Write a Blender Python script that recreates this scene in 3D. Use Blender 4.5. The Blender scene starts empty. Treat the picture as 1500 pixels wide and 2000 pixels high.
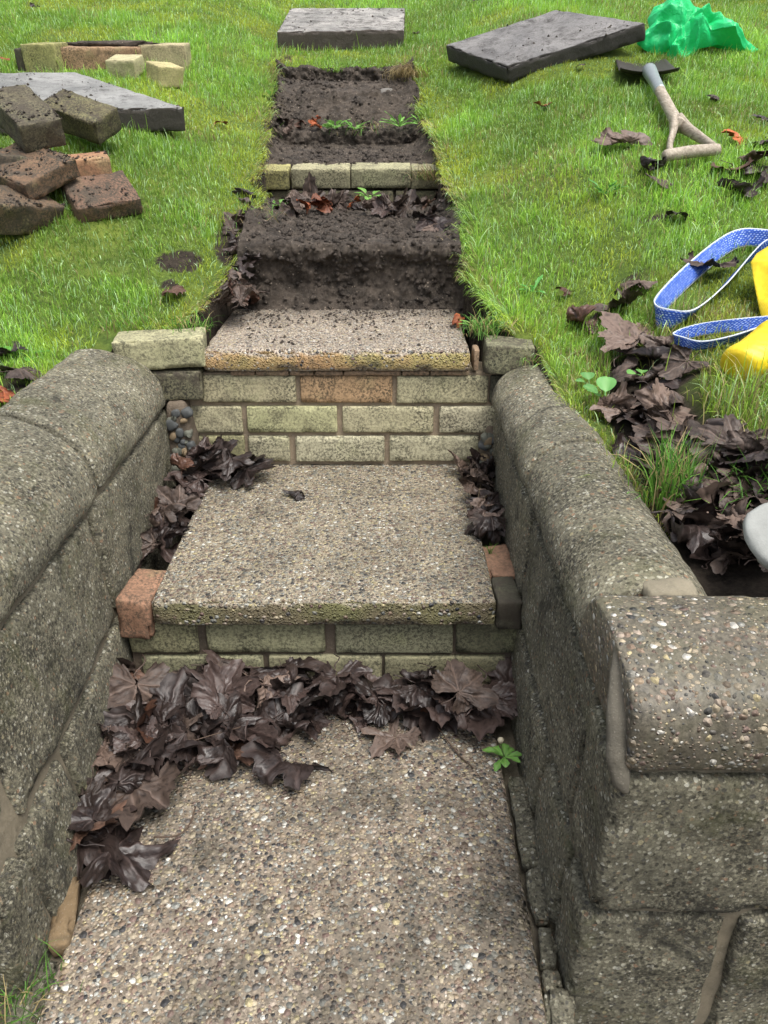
import bpy, math, random
import numpy as np
from mathutils import Vector, Matrix, Euler
random.seed(7); RNG = np.random.default_rng(7)
R = math.radians
scene = bpy.context.scene
# ------------------------------------------------------------------ camera, world, sun, exposure
F, PITCH = 1550.0, R(26.7)                     # focal length in photograph pixels (1500x2000)
CAM = np.array([.107, 0.0, .965])
cd = bpy.data.cameras.new('camera'); cam = bpy.data.objects.new('camera', cd)
scene.collection.objects.link(cam); scene.camera = cam
cd.sensor_fit = 'VERTICAL'; cd.sensor_height = 24; cd.lens = F / 2000 * 24
cd.clip_start = .02; cd.clip_end = 300
cam.location = CAM; cam.rotation_euler = (R(90) - PITCH, 0, 0)
SUN_EL, SUN_AZ = R(68), R(140)
w = bpy.data.worlds.new('World'); scene.world = w; w.use_nodes = True
nt = w.node_tree; bg = nt.nodes['Background']
sky = nt.nodes.new('ShaderNodeTexSky'); sky.sky_type = 'NISHITA'; sky.sun_disc = False
sky.sun_elevation = SUN_EL; sky.sun_rotation = SUN_AZ; sky.air_density = 1.0; sky.dust_density = 5.0; sky.ozone_density = .6
hs = nt.nodes.new('ShaderNodeHueSaturation'); hs.inputs['Saturation'].default_value = .45      # a thin overcast veils the blue
nt.links.new(sky.outputs[0], hs.inputs['Color']); nt.links.new(hs.outputs[0], bg.inputs[0]); bg.inputs[1].default_value = .135
sd = bpy.data.lights.new('sun', 'SUN'); sd.energy = 1.7; sd.angle = R(32); sd.color = (1, .965, .91)
sun = bpy.data.objects.new('sun', sd); scene.collection.objects.link(sun)
sun.rotation_euler = Vector((math.sin(SUN_AZ) * math.cos(SUN_EL), math.cos(SUN_AZ) * math.cos(SUN_EL), math.sin(SUN_EL))).to_track_quat('Z', 'Y').to_euler()
vs = scene.view_settings; vs.view_transform = 'Standard'; vs.look = 'None'; vs.exposure = 0.85; vs.gamma = 1

# ------------------------------------------------------------------ numeric helpers
def _h(ix, iy, iz, s):
    n = (ix * 374761393 + iy * 668265263 + iz * 2147483647 + s * 974634777) & 0xffffffff
    n = ((n ^ (n >> 13)) * 1274126177) & 0xffffffff
    return ((n ^ (n >> 16)) & 0xffff) / 65535.0
def vnoise(p, s=0):
    p = np.asarray(p, float); i = np.floor(p).astype(np.int64); f = p - i; f = f * f * (3 - 2 * f)
    out = 0
    for dx in (0, 1):
        for dy in (0, 1):
            for dz in (0, 1):
                wgt = (f[..., 0] if dx else 1 - f[..., 0]) * (f[..., 1] if dy else 1 - f[..., 1]) * (f[..., 2] if dz else 1 - f[..., 2])
                out = out + wgt * _h(i[..., 0] + dx, i[..., 1] + dy, i[..., 2] + dz, s)
    return out * 2 - 1
def fbm(p, sc, oc=4, s=0):
    p = np.asarray(p, float) * sc; a = 1; o = 0; t = 0
    for k in range(oc):
        o = o + a * vnoise(p * 2 ** k + 17.3 * k, s + k); t += a; a *= .5
    return o / t
def sstep(a, b, x):
    t = np.clip((x - a) / (b - a), 0, 1); return t * t * (3 - 2 * t)

# ------------------------------------------------------------------ lie of the land
LD = [.4, .8, 1.3, 1.8, 2.1, 2.46, 3.04, 3.5, 3.95, 4.1, 4.66, 5.2, 6, 10, 20, 60]
LZ = [.39, .405, .425, .49, .575, .70, .83, .94, 1.12, 1.165, 1.31, 1.47, 1.76, 3.4, 7.5, 20]
def land(x, d):
    x = np.asarray(x, float); d = np.asarray(d, float)
    z = np.interp(d, LD, LZ)
    s = sstep(.30, .85, np.abs(x))
    z = z + .14 * s * sstep(1.75, 2.5, d)
    z = z + .10 * sstep(.54, .80, x) * (1 - sstep(1.75, 2.4, d)) * sstep(.8, 1.15, d)
    z = z + .03 * sstep(.6, .9, -x) * (1 - sstep(1.75, 2.4, d))
    q = np.stack([x, d, x * 0], -1)
    return z + .018 * fbm(q, 3.1, 3, 5) * sstep(1.5, 2.5, d)
def t_edges(d):
    xr = np.interp(d, [1.75, 1.95, 2.1, 2.46, 3.04, 3.5, 3.95, 4.1], [.44, .37, .335, .325, .295, .265, .235, .23])
    xl = np.interp(d, [1.75, 1.95, 2.1, 2.46, 3.04, 3.5, 3.95, 4.1], [-.47, -.34, -.305, -.275, -.325, -.35, -.37, -.37])
    q = np.stack([d * 1.0, d * 0, d * 0], -1)
    k = sstep(1.8, 2.1, d); return xl + (.012 + .022 * k) * fbm(q, 8, 4, 3), xr + (.012 + .022 * k) * fbm(q, 7, 4, 9)
def in_hole(x, d, m=0.0):
    xl, xr = t_edges(d)
    q = np.stack([x, d * 0, d * 0], -1)
    end = 3.975 + .03 * fbm(q, 9, 3, 4)
    return ((d < end - m) & (d > 1.7) & (x > xl + m) & (x < xr - m)) | ((d <= 1.79) & (x > -.5 + m) & (x < .45 - m)) | (d < .72 - m)
def ray(px, py):
    u, v = (px - 750) / F, (py - 1000) / F
    return np.array([u, math.cos(PITCH) - v * math.sin(PITCH), -(math.sin(PITCH) + v * math.cos(PITCH))])
def on_land(px, py, lift=0.0):
    r = ray(px, py); t = np.linspace(.5, 9, 3400)
    p = CAM[None] + r[None] * t[:, None]
    k = np.argmax(p[:, 2] < land(p[:, 0], p[:, 1]) + lift); return p[k]
def on_z(px, py, z):
    r = ray(px, py); return CAM + r * ((z - CAM[2]) / r[2])
def on_y(px, py, d):
    r = ray(px, py); return CAM + r * (d / r[1])
def on_x(px, py, x):
    r = ray(px, py); return CAM + r * ((x - CAM[0]) / r[0])
def on_plane(px, py, p0, n):
    r = ray(px, py); return CAM + r * (np.dot(p0 - CAM, n) / np.dot(r, n))
def land_n(p):
    e = .12; zx = (land(p[0] + e, p[1]) - land(p[0] - e, p[1])) / (2 * e); zy = (land(p[0], p[1] + e) - land(p[0], p[1] - e)) / (2 * e)
    n = np.array([-zx, -zy, 1.0]); return n / np.linalg.norm(n)

# ------------------------------------------------------------------ object helpers
COL = scene.collection
def mk(name, v, f, mat, parent=None, smooth=True, cols=None, loc=None):
    me = bpy.data.meshes.new(name)
    v = np.asarray(v, float)
    if loc is not None: v = v - np.asarray(loc)
    if isinstance(f, np.ndarray):
        nv, nf, k = len(v), len(f), f.shape[1]
        me.vertices.add(nv); me.vertices.foreach_set('co', v.astype(np.float32).ravel())
        me.loops.add(nf * k); me.loops.foreach_set('vertex_index', f.astype(np.int32).ravel())
        me.polygons.add(nf); me.polygons.foreach_set('loop_start', (np.arange(nf) * k).astype(np.int32))
        me.update(calc_edges=True)
    else:
        me.from_pydata(v.tolist(), [], f)
    if cols is not None:
        a = me.color_attributes.new('col', 'FLOAT_COLOR', 'POINT')
        c = np.ones((len(v), 4), np.float32); c[:, :cols.shape[1]] = cols; a.data.foreach_set('color', c.ravel())
    if smooth: me.polygons.foreach_set('use_smooth', [True] * len(me.polygons))
    if mat: me.materials.append(mat)
    o = bpy.data.objects.new(name, me); COL.objects.link(o)
    if parent: o.parent = parent
    if loc is not None: o.location = loc
    return o
def tag(o, label, cat, group=None, kind=None):
    if label: o['label'] = label
    if cat: o['category'] = cat
    if group: o['group'] = group
    if kind: o['kind'] = kind
    return o
def empty(name, loc, label, cat, group=None):
    o = bpy.data.objects.new(name, None); COL.objects.link(o); o.location = loc
    o.empty_display_size = .05
    return tag(o, label, cat, group)
def join(parts):
    V, Fc, Cc, off = [], [], [], 0
    for p in parts:
        V.append(p[0]); Fc += [[i + off for i in fc] for fc in (p[1].tolist() if isinstance(p[1], np.ndarray) else p[1])]
        if len(p) > 2: Cc.append(np.repeat(np.array([p[2]]), len(p[0]), 0) if np.ndim(p[2]) == 1 else p[2])
        off += len(p[0])
    return np.vstack(V), Fc, (np.vstack(Cc) if Cc else None)
def rbox(hx, hy, hz, r, step, amp=0.0, chip=0.0, seed=0, nsc=25):
    """box with rounded, worn edges; centred"""
    H = np.array([hx, hy, hz]); ax = []
    for h in H:
        n = max(1, int(round(2 * (h - r) / step)))
        ax.append(np.concatenate([[-h, -h + r * .35], np.linspace(-h + r, h - r, n + 1), [h - r * .35, h]]))
    P, Q, off = [], [], 0
    for a in range(3):
        b, c = (a + 1) % 3, (a + 2) % 3
        for sgn in (-1, 1):
            B, Cg = np.meshgrid(ax[b], ax[c], indexing='ij'); p = np.zeros(B.shape + (3,))
            p[..., a] = sgn * H[a]; p[..., b] = B; p[..., c] = Cg
            nb, nc = B.shape; idx = np.arange(nb * nc).reshape(nb, nc) + off
            q = np.stack([idx[:-1, :-1], idx[1:, :-1], idx[1:, 1:], idx[:-1, 1:]], -1).reshape(-1, 4)
            if sgn < 0: q = q[:, ::-1]
            P.append(p.reshape(-1, 3)); Q.append(q); off += nb * nc
    P = np.vstack(P); Q = np.vstack(Q)
    key = np.round(P * 1e6).astype(np.int64); _, first, inv = np.unique(key, axis=0, return_index=True, return_inverse=True)
    P = P[first]; Q = inv.ravel()[Q]
    q = np.clip(P, -H + r, H - r); n = P - q; ln = np.linalg.norm(n, axis=1, keepdims=True); n = n / np.maximum(ln, 1e-9)
    P = q + n * r
    so = np.array([seed * 3.71, seed * 1.93, seed * 2.37])
    if amp: P = P + n * (amp * fbm(P + so, nsc, 4, seed))[:, None]
    if chip:
        edge = sstep(1.0, 1.35, (np.abs(n) > .25).sum(1) + 0.0)
        P = P - n * (chip * edge * sstep(.05, .5, fbm(P + so, nsc * 1.6, 3, seed + 50)))[:, None]
    return P, Q
def warp_hex(P, H, corners):
    """map a centred box of half size H to eight corners (bottom FL FR BR BL, top FL FR BR BL; F = nearer the camera)"""
    t = (P / np.array(H) + 1) / 2; x, y, z = t[:, :1], t[:, 1:2], t[:, 2:]
    c = np.asarray(corners, float)
    lo = (1 - y) * ((1 - x) * c[0] + x * c[1]) + y * ((1 - x) * c[3] + x * c[2])
    hi = (1 - y) * ((1 - x) * c[4] + x * c[5]) + y * ((1 - x) * c[7] + x * c[6])
    return (1 - z) * lo + z * hi
def tube(pts, rad, n=10, sq=1.0, cap=True, up=None):
    pts = np.asarray(pts, float); m = len(pts); rad = np.broadcast_to(rad, (m,))
    T = np.gradient(pts, axis=0); T /= np.linalg.norm(T, axis=1, keepdims=True)
    u = np.array([0, 0, 1.0]) if up is None else np.asarray(up, float)
    V = []
    for i in range(m):
        s = np.cross(T[i], u); s /= max(1e-6, np.linalg.norm(s)); w2 = np.cross(s, T[i])
        a = np.linspace(0, 2 * np.pi, n, endpoint=False)
        V.append(pts[i] + rad[i] * (np.cos(a)[:, None] * s + sq * np.sin(a)[:, None] * w2))
    V = np.vstack(V); Fs = []
    for i in range(m - 1):
        for k in range(n): Fs.append([i * n + k, i * n + (k + 1) % n, (i + 1) * n + (k + 1) % n, (i + 1) * n + k])
    if cap: Fs.append(list(range(n))[::-1]); Fs.append([(m - 1) * n + k for k in range(n)])
    return V, Fs
def smooth_path(pts, n):
    pts = np.asarray(pts, float); t = np.concatenate([[0], np.cumsum(np.linalg.norm(np.diff(pts, axis=0), axis=1))])
    P = np.vstack([2 * pts[0] - pts[1], pts, 2 * pts[-1] - pts[-2]]); out = []
    for s in np.linspace(0, len(pts) - 1 - 1e-6, n):
        i = int(s); f = s - i; a, b, c, d = P[i], P[i + 1], P[i + 2], P[i + 3]
        out.append(.5 * ((2 * b) + (-a + c) * f + (2 * a - 5 * b + 4 * c - d) * f ** 2 + (-a + 3 * b - 3 * c + d) * f ** 3))
    return np.array(out)

# ------------------------------------------------------------------ materials
class N:
    def __init__(s, name):
        s.m = bpy.data.materials.new(name); s.m.use_nodes = True; s.t = s.m.node_tree
        s.b = s.t.nodes['Principled BSDF']; s.out = s.t.nodes['Material Output']
        s.co = s.t.nodes.new('ShaderNodeTexCoord').outputs['Object']
    def n(s, ty, **k):
        o = s.t.nodes.new('ShaderNode' + ty)
        for a, b in k.items(): setattr(o, a, b)
        return o
    def set(s, sock, v):
        if isinstance(v, bpy.types.NodeSocket): s.t.links.new(v, sock)
        else:
            if isinstance(v, (tuple, list)) and len(v) == 3 and len(sock.default_value) == 4: v = (*v, 1)
            sock.default_value = v
    def noise(s, sc, det=4, rough=.6, dist=0, co=None, out='Fac'):
        o = s.n('TexNoise'); s.set(o.inputs['Vector'], co or s.co); s.set(o.inputs['Scale'], sc); s.set(o.inputs['Detail'], det)
        s.set(o.inputs['Roughness'], rough); s.set(o.inputs['Distortion'], dist); return o.outputs[out]
    def vor(s, sc, feat='F1', out='Distance', co=None, rnd=1.0):
        o = s.n('TexVoronoi', feature=feat); s.set(o.inputs['Vector'], co or s.co); s.set(o.inputs['Scale'], sc)
        s.set(o.inputs['Randomness'], rnd); return o.outputs[out]
    def ramp(s, fac, stops, interp='LINEAR'):
        o = s.n('ValToRGB'); cr = o.color_ramp; cr.interpolation = interp
        while len(cr.elements) < len(stops): cr.elements.new(.5)
        for e, (p, c) in zip(cr.elements, stops):
            e.position = p; e.color = (c, c, c, 1) if not isinstance(c, (tuple, list)) else (*c, 1)
        s.set(o.inputs[0], fac); return o.outputs[0]
    def mix(s, fac, a, b, mode='MIX'):
        o = s.n('Mix', data_type='RGBA', blend_type=mode)
        s.set(o.inputs[0], fac); s.set(o.inputs[6], a); s.set(o.inputs[7], b); return o.outputs[2]
    def math(s, op, a, b=0.0, c=0.0):
        o = s.n('Math', operation=op); s.set(o.inputs[0], a); s.set(o.inputs[1], b)
        if op in ('MULTIPLY_ADD',): s.set(o.inputs[2], c)
        return o.outputs[0]
    def sep(s, c):
        o = s.n('SeparateColor'); s.set(o.inputs[0], c); return o.outputs
    def attr(s):
        return s.n('Attribute', attribute_name='col').outputs['Color']
    def bump(s, h, strength=.5, dist=.002, prev=None):
        o = s.n('Bump'); s.set(o.inputs['Height'], h); s.set(o.inputs['Strength'], strength); s.set(o.inputs['Distance'], dist)
        if prev: s.t.links.new(prev, o.inputs['Normal'])
        return o.outputs[0]
    def warp(s, amt, sc):
        n = s.noise(sc, 2, .5, out='Color'); o = s.n('VectorMath', operation='MULTIPLY_ADD')
        s.set(o.inputs[0], n); s.set(o.inputs[1], (amt, amt, amt)); s.set(o.inputs[2], s.co); return o.outputs[0]
    def done(s, base, rough=.8, nrm=None, spec=.4):
        s.set(s.b.inputs['Base Color'], base); s.set(s.b.inputs['Roughness'], rough); s.set(s.b.inputs['Specular IOR Level'], spec)
        if nrm: s.t.links.new(nrm, s.b.inputs['Normal'])
        return s.m

PEB = [(0, (.33, .25, .17)), (.09, (.16, .12, .09)), (.17, (.40, .33, .24)), (.26, (.10, .09, .085)), (.34, (.28, .20, .145)), (.42, (.27, .26, .225)),
       (.50, (.47, .39, .27)), (.58, (.19, .125, .105)), (.65, (.040, .042, .048)), (.71, (.42, .34, .27)), (.79, (.17, .17, .155)), (.85, (.50, .42, .24)), (.90, (.36, .36, .33)), (.945, (.70, .67, .60))]
def mat_aggregate(name, sc, dirt=0.2, green=0.0, front=None, mortar=(.20, .15, .105), cover=1.0, tint=(1, 1, 1), soil=False):
    s = N(name)
    wv = s.warp(.006, 60)
    big = s.vor(sc, out='Color', co=wv); bd = s.vor(sc, co=wv)                         # pebbles
    sm = s.vor(sc * 1.9, out='Color', co=wv); sdist = s.vor(sc * 1.9, co=wv)
    cb = s.ramp(s.sep(big)[0], PEB, 'CONSTANT'); cs = s.ramp(s.sep(sm)[1], PEB, 'CONSTANT')
    keep = s.math('GREATER_THAN', s.sep(big)[2], .42 + .5 * (1 - cover))                # which big pebbles show
    rad = s.math('MULTIPLY_ADD', s.sep(big)[1], .22, .38)
    inb = s.math('MULTIPLY', s.math('LESS_THAN', bd, rad), keep)
    ins = s.math('LESS_THAN', sdist, s.math('MULTIPLY_ADD', s.sep(sm)[0], .25, .40 if cover > .8 else .22))
    mo = s.mix(s.ramp(s.noise(150, 6, .8), [(.38, 0), (.62, 1)]), tuple(c * .3 for c in mortar), tuple(c * 1.35 for c in mortar))
    c = s.mix(ins, mo, cs); c = s.mix(inb, c, cb)
    c = s.mix(s.math('MULTIPLY', s.noise(500, 2, .6), .18), c, tuple(x * 1.2 for x in mortar))
    # worn stain patches
    st = s.ramp(s.noise(5.5, 7, .75, .5), [(.46, 0), (.66, 1)]); st2 = s.ramp(s.noise(13, 7, .8, .5), [(.55, 0), (.68, .8)])
    c = s.mix(s.math('MULTIPLY', s.math('MAXIMUM', st, st2), dirt), c, (.050, .045, .033))
    if green: c = s.mix(s.math('MULTIPLY', s.ramp(s.noise(9, 5, .7), [(.45, 0), (.62, 1)]), green), c, (.16, .17, .06))
    if soil:
        g = s.n('SeparateXYZ'); s.set(g.inputs[0], s.co)
        k = s.ramp(s.math('ADD', s.math('MULTIPLY', g.outputs[1], 1.1), s.math('MULTIPLY', s.noise(16, 6, .75), .7)), [(.36, 0), (.75, .85)])
        c = s.mix(k, c, (.055, .048, .042))
        k2 = s.ramp(s.noise(70, 4, .7), [(.58, 0), (.68, 1)]); k3 = s.ramp(g.outputs[1], [(.05, 0), (.3, .8)])
        c = s.mix(s.math('MULTIPLY', k2, k3), c, (.03, .026, .024))
    if front:   # the cast edge of a slab shows fine paste instead of pebbles
        gn = s.n('NewGeometry'); sx = s.n('SeparateXYZ'); s.set(sx.inputs[0], gn.outputs['Normal'])
        fr = s.ramp(s.math('ABSOLUTE', sx.outputs[2]), [(.25, 1), (.6, 0)])
        pits = s.ramp(s.vor(sc * 2.2), [(.12, .25), (.3, 1)])
        fc = s.mix(pits, (.06, .045, .03), s.mix(s.ramp(s.noise(6, 4, .6), [(.4, 0), (.6, 1)]), front[0], front[1]))
        fc = s.mix(s.ramp(s.noise(24, 5, .75), [(.52, 0), (.68, .75)]), fc, (.04, .04, .028))
        fc = s.mix(s.math('MULTIPLY', s.math('GREATER_THAN', s.sep(big)[1], .62), inb), fc, cb)
        c = s.mix(fr, c, fc)
    if tint != (1, 1, 1): c = s.mix(1.0, c, tint, 'MULTIPLY')
    hb = s.math('MULTIPLY', s.math('SUBTRACT', 1, s.math('DIVIDE', bd, .6)), inb); hs = s.math('MULTIPLY', s.math('SUBTRACT', 1, s.math('DIVIDE', sdist, .6)), ins)
    h = s.math('MAXIMUM', hb, s.math('MULTIPLY', hs, .6))
    nb = s.bump(h, 1.0, .008); nb = s.bump(s.noise(300, 4, .7), .35, .0015, nb)
    rg = s.ramp(s.sep(big)[0], [(0, .45), (1, .75)])
    return s.done(c, rg, nb, .45)
def mat_wallstone(name, base=(.27, .25, .19), speck=.16):
    s = N(name); wv = s.warp(.004, 90)
    c = s.mix(s.ramp(s.noise(170, 5, .8), [(.34, 0), (.66, 1)]), (.075, .067, .05), tuple(b * 1.25 for b in base))
    v = s.vor(205, out='Color', co=wv); vd = s.vor(205, co=wv)
    g = s.ramp(s.sep(v)[0], [(0, (.07, .065, .055)), (.16, (.24, .22, .175)), (.36, (.42, .39, .31)), (.52, (.30, .27, .21)), (.66, (.54, .50, .40)), (.80, (.36, .27, .19)), (.86, (.12, .115, .11)), (.93, (.75, .72, .65))], 'CONSTANT')
    inn = s.math('LESS_THAN', vd, s.math('MULTIPLY_ADD', s.sep(v)[1], .35, .28))
    c = s.mix(s.math('MULTIPLY', inn, .8), c, g)
    v2 = s.vor(120, out='Color'); d2 = s.vor(120)
    g2 = s.ramp(s.sep(v2)[0], [(0, (.40, .26, .18)), (.3, (.60, .57, .50)), (.5, (.13, .12, .11)), (.75, (.48, .42, .28))], 'CONSTANT')
    k2 = s.math('MULTIPLY', s.math('LESS_THAN', d2, s.math('MULTIPLY_ADD', s.sep(v2)[1], .22, .20)), s.math('GREATER_THAN', s.sep(v2)[2], 1 - speck))
    c = s.mix(k2, c, g2)
    big = s.ramp(s.noise(3.2, 6, .7, .6), [(.36, 0), (.64, 1)]); c = s.mix(1.0, c, s.mix(big, (.95, .98, .93), (1.60, 1.62, 1.50)), 'MULTIPLY')
    sp = s.ramp(s.noise(190, 4, .8), [(.44, 0), (.56, 1)])
    c = s.mix(s.math('MULTIPLY', sp, s.ramp(s.noise(4.6, 7, .75, .6), [(.42, 0), (.60, .9)])), c, (.05, .047, .036))
    c = s.mix(s.ramp(s.noise(9, 7, .75, .3), [(.53, 0), (.68, .5)]), c, (.15, .16, .06))
    c = s.mix(s.ramp(s.noise(6, 8, .8, .8), [(.56, 0), (.63, .75)]), c, (.045, .043, .034)); c = s.mix(s.ramp(s.noise(5, 9, .85, .6, co=s.warp(.02, 8)), [(.62, 0), (.70, .55)]), c, (.50, .49, .43))
    h = s.math('MULTIPLY', s.math('SUBTRACT', .6, vd), inn)
    nb = s.bump(h, 1.0, .012); nb = s.bump(s.math('MULTIPLY', k2, s.math('SUBTRACT', .5, d2)), .8, .010, nb)
    nb = s.bump(s.noise(60, 9, .85), 1.0, .014, nb)
    return s.done(c, .85, nb, .3)
def mat_brick(name, black=.6, rough=.85, orange=0.0):
    s = N(name); a = s.attr()
    oi = s.n('ObjectInfo').outputs['Random']
    off = s.n('VectorMath', operation='ADD'); cmb = s.n('CombineXYZ'); s.set(cmb.inputs[0], s.math('MULTIPLY', oi, 37)); s.set(cmb.inputs[1], s.math('MULTIPLY', oi, 11))
    s.set(off.inputs[0], s.co); s.set(off.inputs[1], cmb.outputs[0]); co = off.outputs[0]
    c = s.mix(s.noise(30, 5, .7, co=co), s.mix(1, a, (.62, .6, .58), 'MULTIPLY'), s.mix(1, a, (1.3, 1.28, 1.2), 'MULTIPLY'))
    c = s.mix(s.ramp(s.noise(13, 4, .6, .3, co=co), [(.55, 0), (.7, .30)]), c, (.29, .31, .15))
    spots = s.ramp(s.noise(170, 4, .8, co=co), [(.46, 0), (.56, 1)]); area = s.ramp(s.noise(9, 5, .75, .5, co=co), [(.34, .22), (.56, 1)])
    c = s.mix(s.math('MULTIPLY', s.math('MULTIPLY', spots, area), min(1, black * 1.3)), c, (.035, .035, .026))
    solid = s.ramp(s.noise(15, 8, .85, .4, co=co), [(.52 - .06 * (black > .9), 0), (.64 - .06 * (black > .9), .95)])
    c = s.mix(s.math('MULTIPLY', solid, black), c, (.060, .050, .038))
    nb = s.bump(s.noise(140, 5, .75, co=co), .6, .003); nb = s.bump(s.noise(26, 4, .6, co=co), .4, .004, nb)
    return s.done(c, rough, nb, .3)
def mat_mortar(name, col=(.21, .165, .12), dark=.5):
    s = N(name); c = s.mix(s.noise(25, 6, .75), tuple(x * .5 for x in col), tuple(x * 1.4 for x in col))
    c = s.mix(s.ramp(s.noise(9, 6, .75), [(.5, 0), (.68, dark)]), c, (.05, .047, .035))
    c = s.mix(s.ramp(s.vor(260), [(.1, .5), (.25, 0)]), c, (.3, .27, .22))
    return s.done(c, .9, s.bump(s.noise(90, 6, .8), .8, .005), .2)
def mat_soil(name, cols=((.022, .017, .012), (.125, .10, .078))):
    s = N(name); n1 = s.noise(18, 8, .78)
    c = s.mix(s.ramp(n1, [(.36, 0), (.64, 1)]), cols[0], cols[1])
    c = s.mix(s.ramp(s.noise(120, 4, .8), [(.55, 0), (.7, .6)]), c, (.19, .165, .14))
    v = s.vor(150, out='Color'); k = s.math('MULTIPLY', s.math('GREATER_THAN', s.sep(v)[0], .955), s.math('LESS_THAN', s.vor(150), .32))
    c = s.mix(k, c, (.28, .23, .18))
    nb = s.bump(s.noise(60, 8, .85), 1.0, .012); nb = s.bump(s.noise(300, 3, .7), .5, .002, nb)
    return s.done(c, s.ramp(s.noise(12, 3), [(.3, .55), (.7, .95)]), nb, .35)
def mat_lawn_ground():
    s = N('turf_soil'); gn = s.n('NewGeometry'); sx = s.n('SeparateXYZ'); s.set(sx.inputs[0], gn.outputs['True Normal'])
    so = s.mix(s.ramp(s.noise(30, 7, .8), [(.36, 0), (.64, 1)]), (.02, .016, .013), (.075, .06, .045))
    gr = s.mix(s.ramp(s.noise(40, 6, .8), [(.35, 0), (.65, 1)]), (.06, .10, .022), (.15, .22, .045))
    gr = s.mix(s.ramp(s.noise(5, 4, .6), [(.5, 0), (.66, .7)]), gr, (.20, .25, .045))
    c = s.mix(s.ramp(sx.outputs[2], [(.55, 0), (.75, 1)]), so, gr); c = s.mix(s.sep(s.attr())[0], c, so)
    return s.done(c, .95, s.bump(s.noise(120, 6, .8), 1, .01), .15)
def mat_foliage(name, gloss=.5, trans=.35):
    s = N(name); a = s.attr(); s.set(s.b.inputs['Base Color'], a); s.set(s.b.inputs['Roughness'], gloss); s.set(s.b.inputs['Specular IOR Level'], .35)
    tr = s.n('BsdfTranslucent'); s.set(tr.inputs[0], a); mx = s.n('MixShader'); mx.inputs[0].default_value = trans
    s.t.links.new(s.b.outputs[0], mx.inputs[1]); s.t.links.new(tr.outputs[0], mx.inputs[2]); s.t.links.new(mx.outputs[0], s.out.inputs[0]); return s.m
def mat_leaf(name, lo, hi, rough=.42):
    s = N(name); a = s.sep(s.attr())
    oi = s.n('ObjectInfo').outputs['Random']
    c = s.mix(s.ramp(s.noise(30, 5, .7), [(.3, 0), (.7, 1)]), lo, hi)
    c = s.mix(s.ramp(oi, [(0, 0), (1, .75)]), c, s.mix(.5, lo, hi)); 
    c = s.mix(s.ramp(s.math('FRACT', s.math('MULTIPLY', oi, 5.7)), [(0, .6), (.35, 0)]), c, tuple(x * .8 for x in lo)); c = s.mix(s.math('MULTIPLY', s.ramp(oi, [(.55, 0), (.8, 1)]), .7), c, tuple(x * 1.75 for x in hi))
    c = s.mix(s.math('MULTIPLY', s.ramp(s.math('FRACT', s.math('MULTIPLY', oi, 7.3)), [(.90, 0), (.93, 1)]), .6), c, (.10, .042, .022))
    c = s.mix(s.math('MULTIPLY', a[0], .5), c, tuple(x * 1.7 for x in hi))             # veins
    c = s.mix(s.math('MULTIPLY', a[1], .75), c, tuple(x * .4 for x in lo))     # furrows between ribs
    c = s.mix(s.ramp(s.noise(75, 5, .8), [(.60, 0), (.68, .6)]), c, tuple(x * .35 for x in lo))
    nb = s.bump(s.noise(220, 4, .7), .35, .0015)
    return s.done(c, s.ramp(s.noise(18, 4), [(.3, rough - .08), (.7, rough + .3)]), nb, .42)
def mat_plain(name, col, rough=.6, spec=.4, var=.25, bsc=120, bump=.3, metal=0.0):
    s = N(name); c = s.mix(s.noise(14, 6, .7), tuple(x * (1 - var) for x in col), tuple(min(1, x * (1 + var)) for x in col))
    s.b.inputs['Metallic'].default_value = metal
    return s.done(c, rough, s.bump(s.noise(bsc, 5, .7), bump, .002), spec)

M = {}
M['slab'] = mat_aggregate('exposed_aggregate', 100, .8, 0, ((.30, .235, .15), (.24, .20, .11)), mortar=(.215, .172, .128), tint=(.97, 1.0, 1.0))
M['slab_mid'] = mat_aggregate('exposed_aggregate_mossy_edge', 128, .42, .0, ((.19, .155, .095), (.20, .19, .085)), mortar=(.28, .24, .175), tint=(.97, 1.0, .99))
M['slab_top'] = mat_aggregate('exposed_aggregate_soiled', 135, .2, 0, ((.46, .29, .14), (.45, .38, .15)), mortar=(.42, .36, .28), soil=True)
M['slab_back'] = mat_mortar('slab_underside', (.20, .19, .175), .75)
M['wall'] = mat_wallstone('cast_wall_stone'); M['cope'] = mat_wallstone('cast_coping_stone', (.33, .305, .235), .34)
M['wall_pebbly'] = mat_aggregate('pebbly_coping', 105, .55, .12, None, mortar=(.13, .115, .085), cover=.72)
M['mortar'] = mat_mortar('mortar', (.35, .28, .20), .4); M['wall_mortar'] = mat_mortar('wall_mortar', (.22, .19, .135), .95)
M['mortar_dark'] = mat_mortar('mortar_dark', (.15, .12, .09), .6)
M['brick'] = mat_brick('buff_brick', .62)
M['brick_clean'] = mat_brick('clean_buff_brick', .34)
M['brick_dirty'] = mat_brick('dirty_brick', .95)
M['soil'] = mat_soil('soil')
M['turf'] = mat_lawn_ground(); M['soil_crumb'] = mat_soil('soil_crumb', ((.022, .017, .013), (.11, .088, .07)))
M['grass'] = mat_foliage('grass_blades')
M['weed'] = mat_foliage('weed_leaf', .45, .25)
M['leaf_dark'] = mat_leaf('wet_dead_leaf', (.010, .0075, .007), (.044, .030, .026), .32)
M['leaf'] = mat_leaf('dead_leaf', (.022, .015, .012), (.105, .074, .058), .46)
M['leaf_red'] = mat_leaf('russet_leaf', (.12, .03, .012), (.30, .08, .025), .5)
exec_list = []

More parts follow.
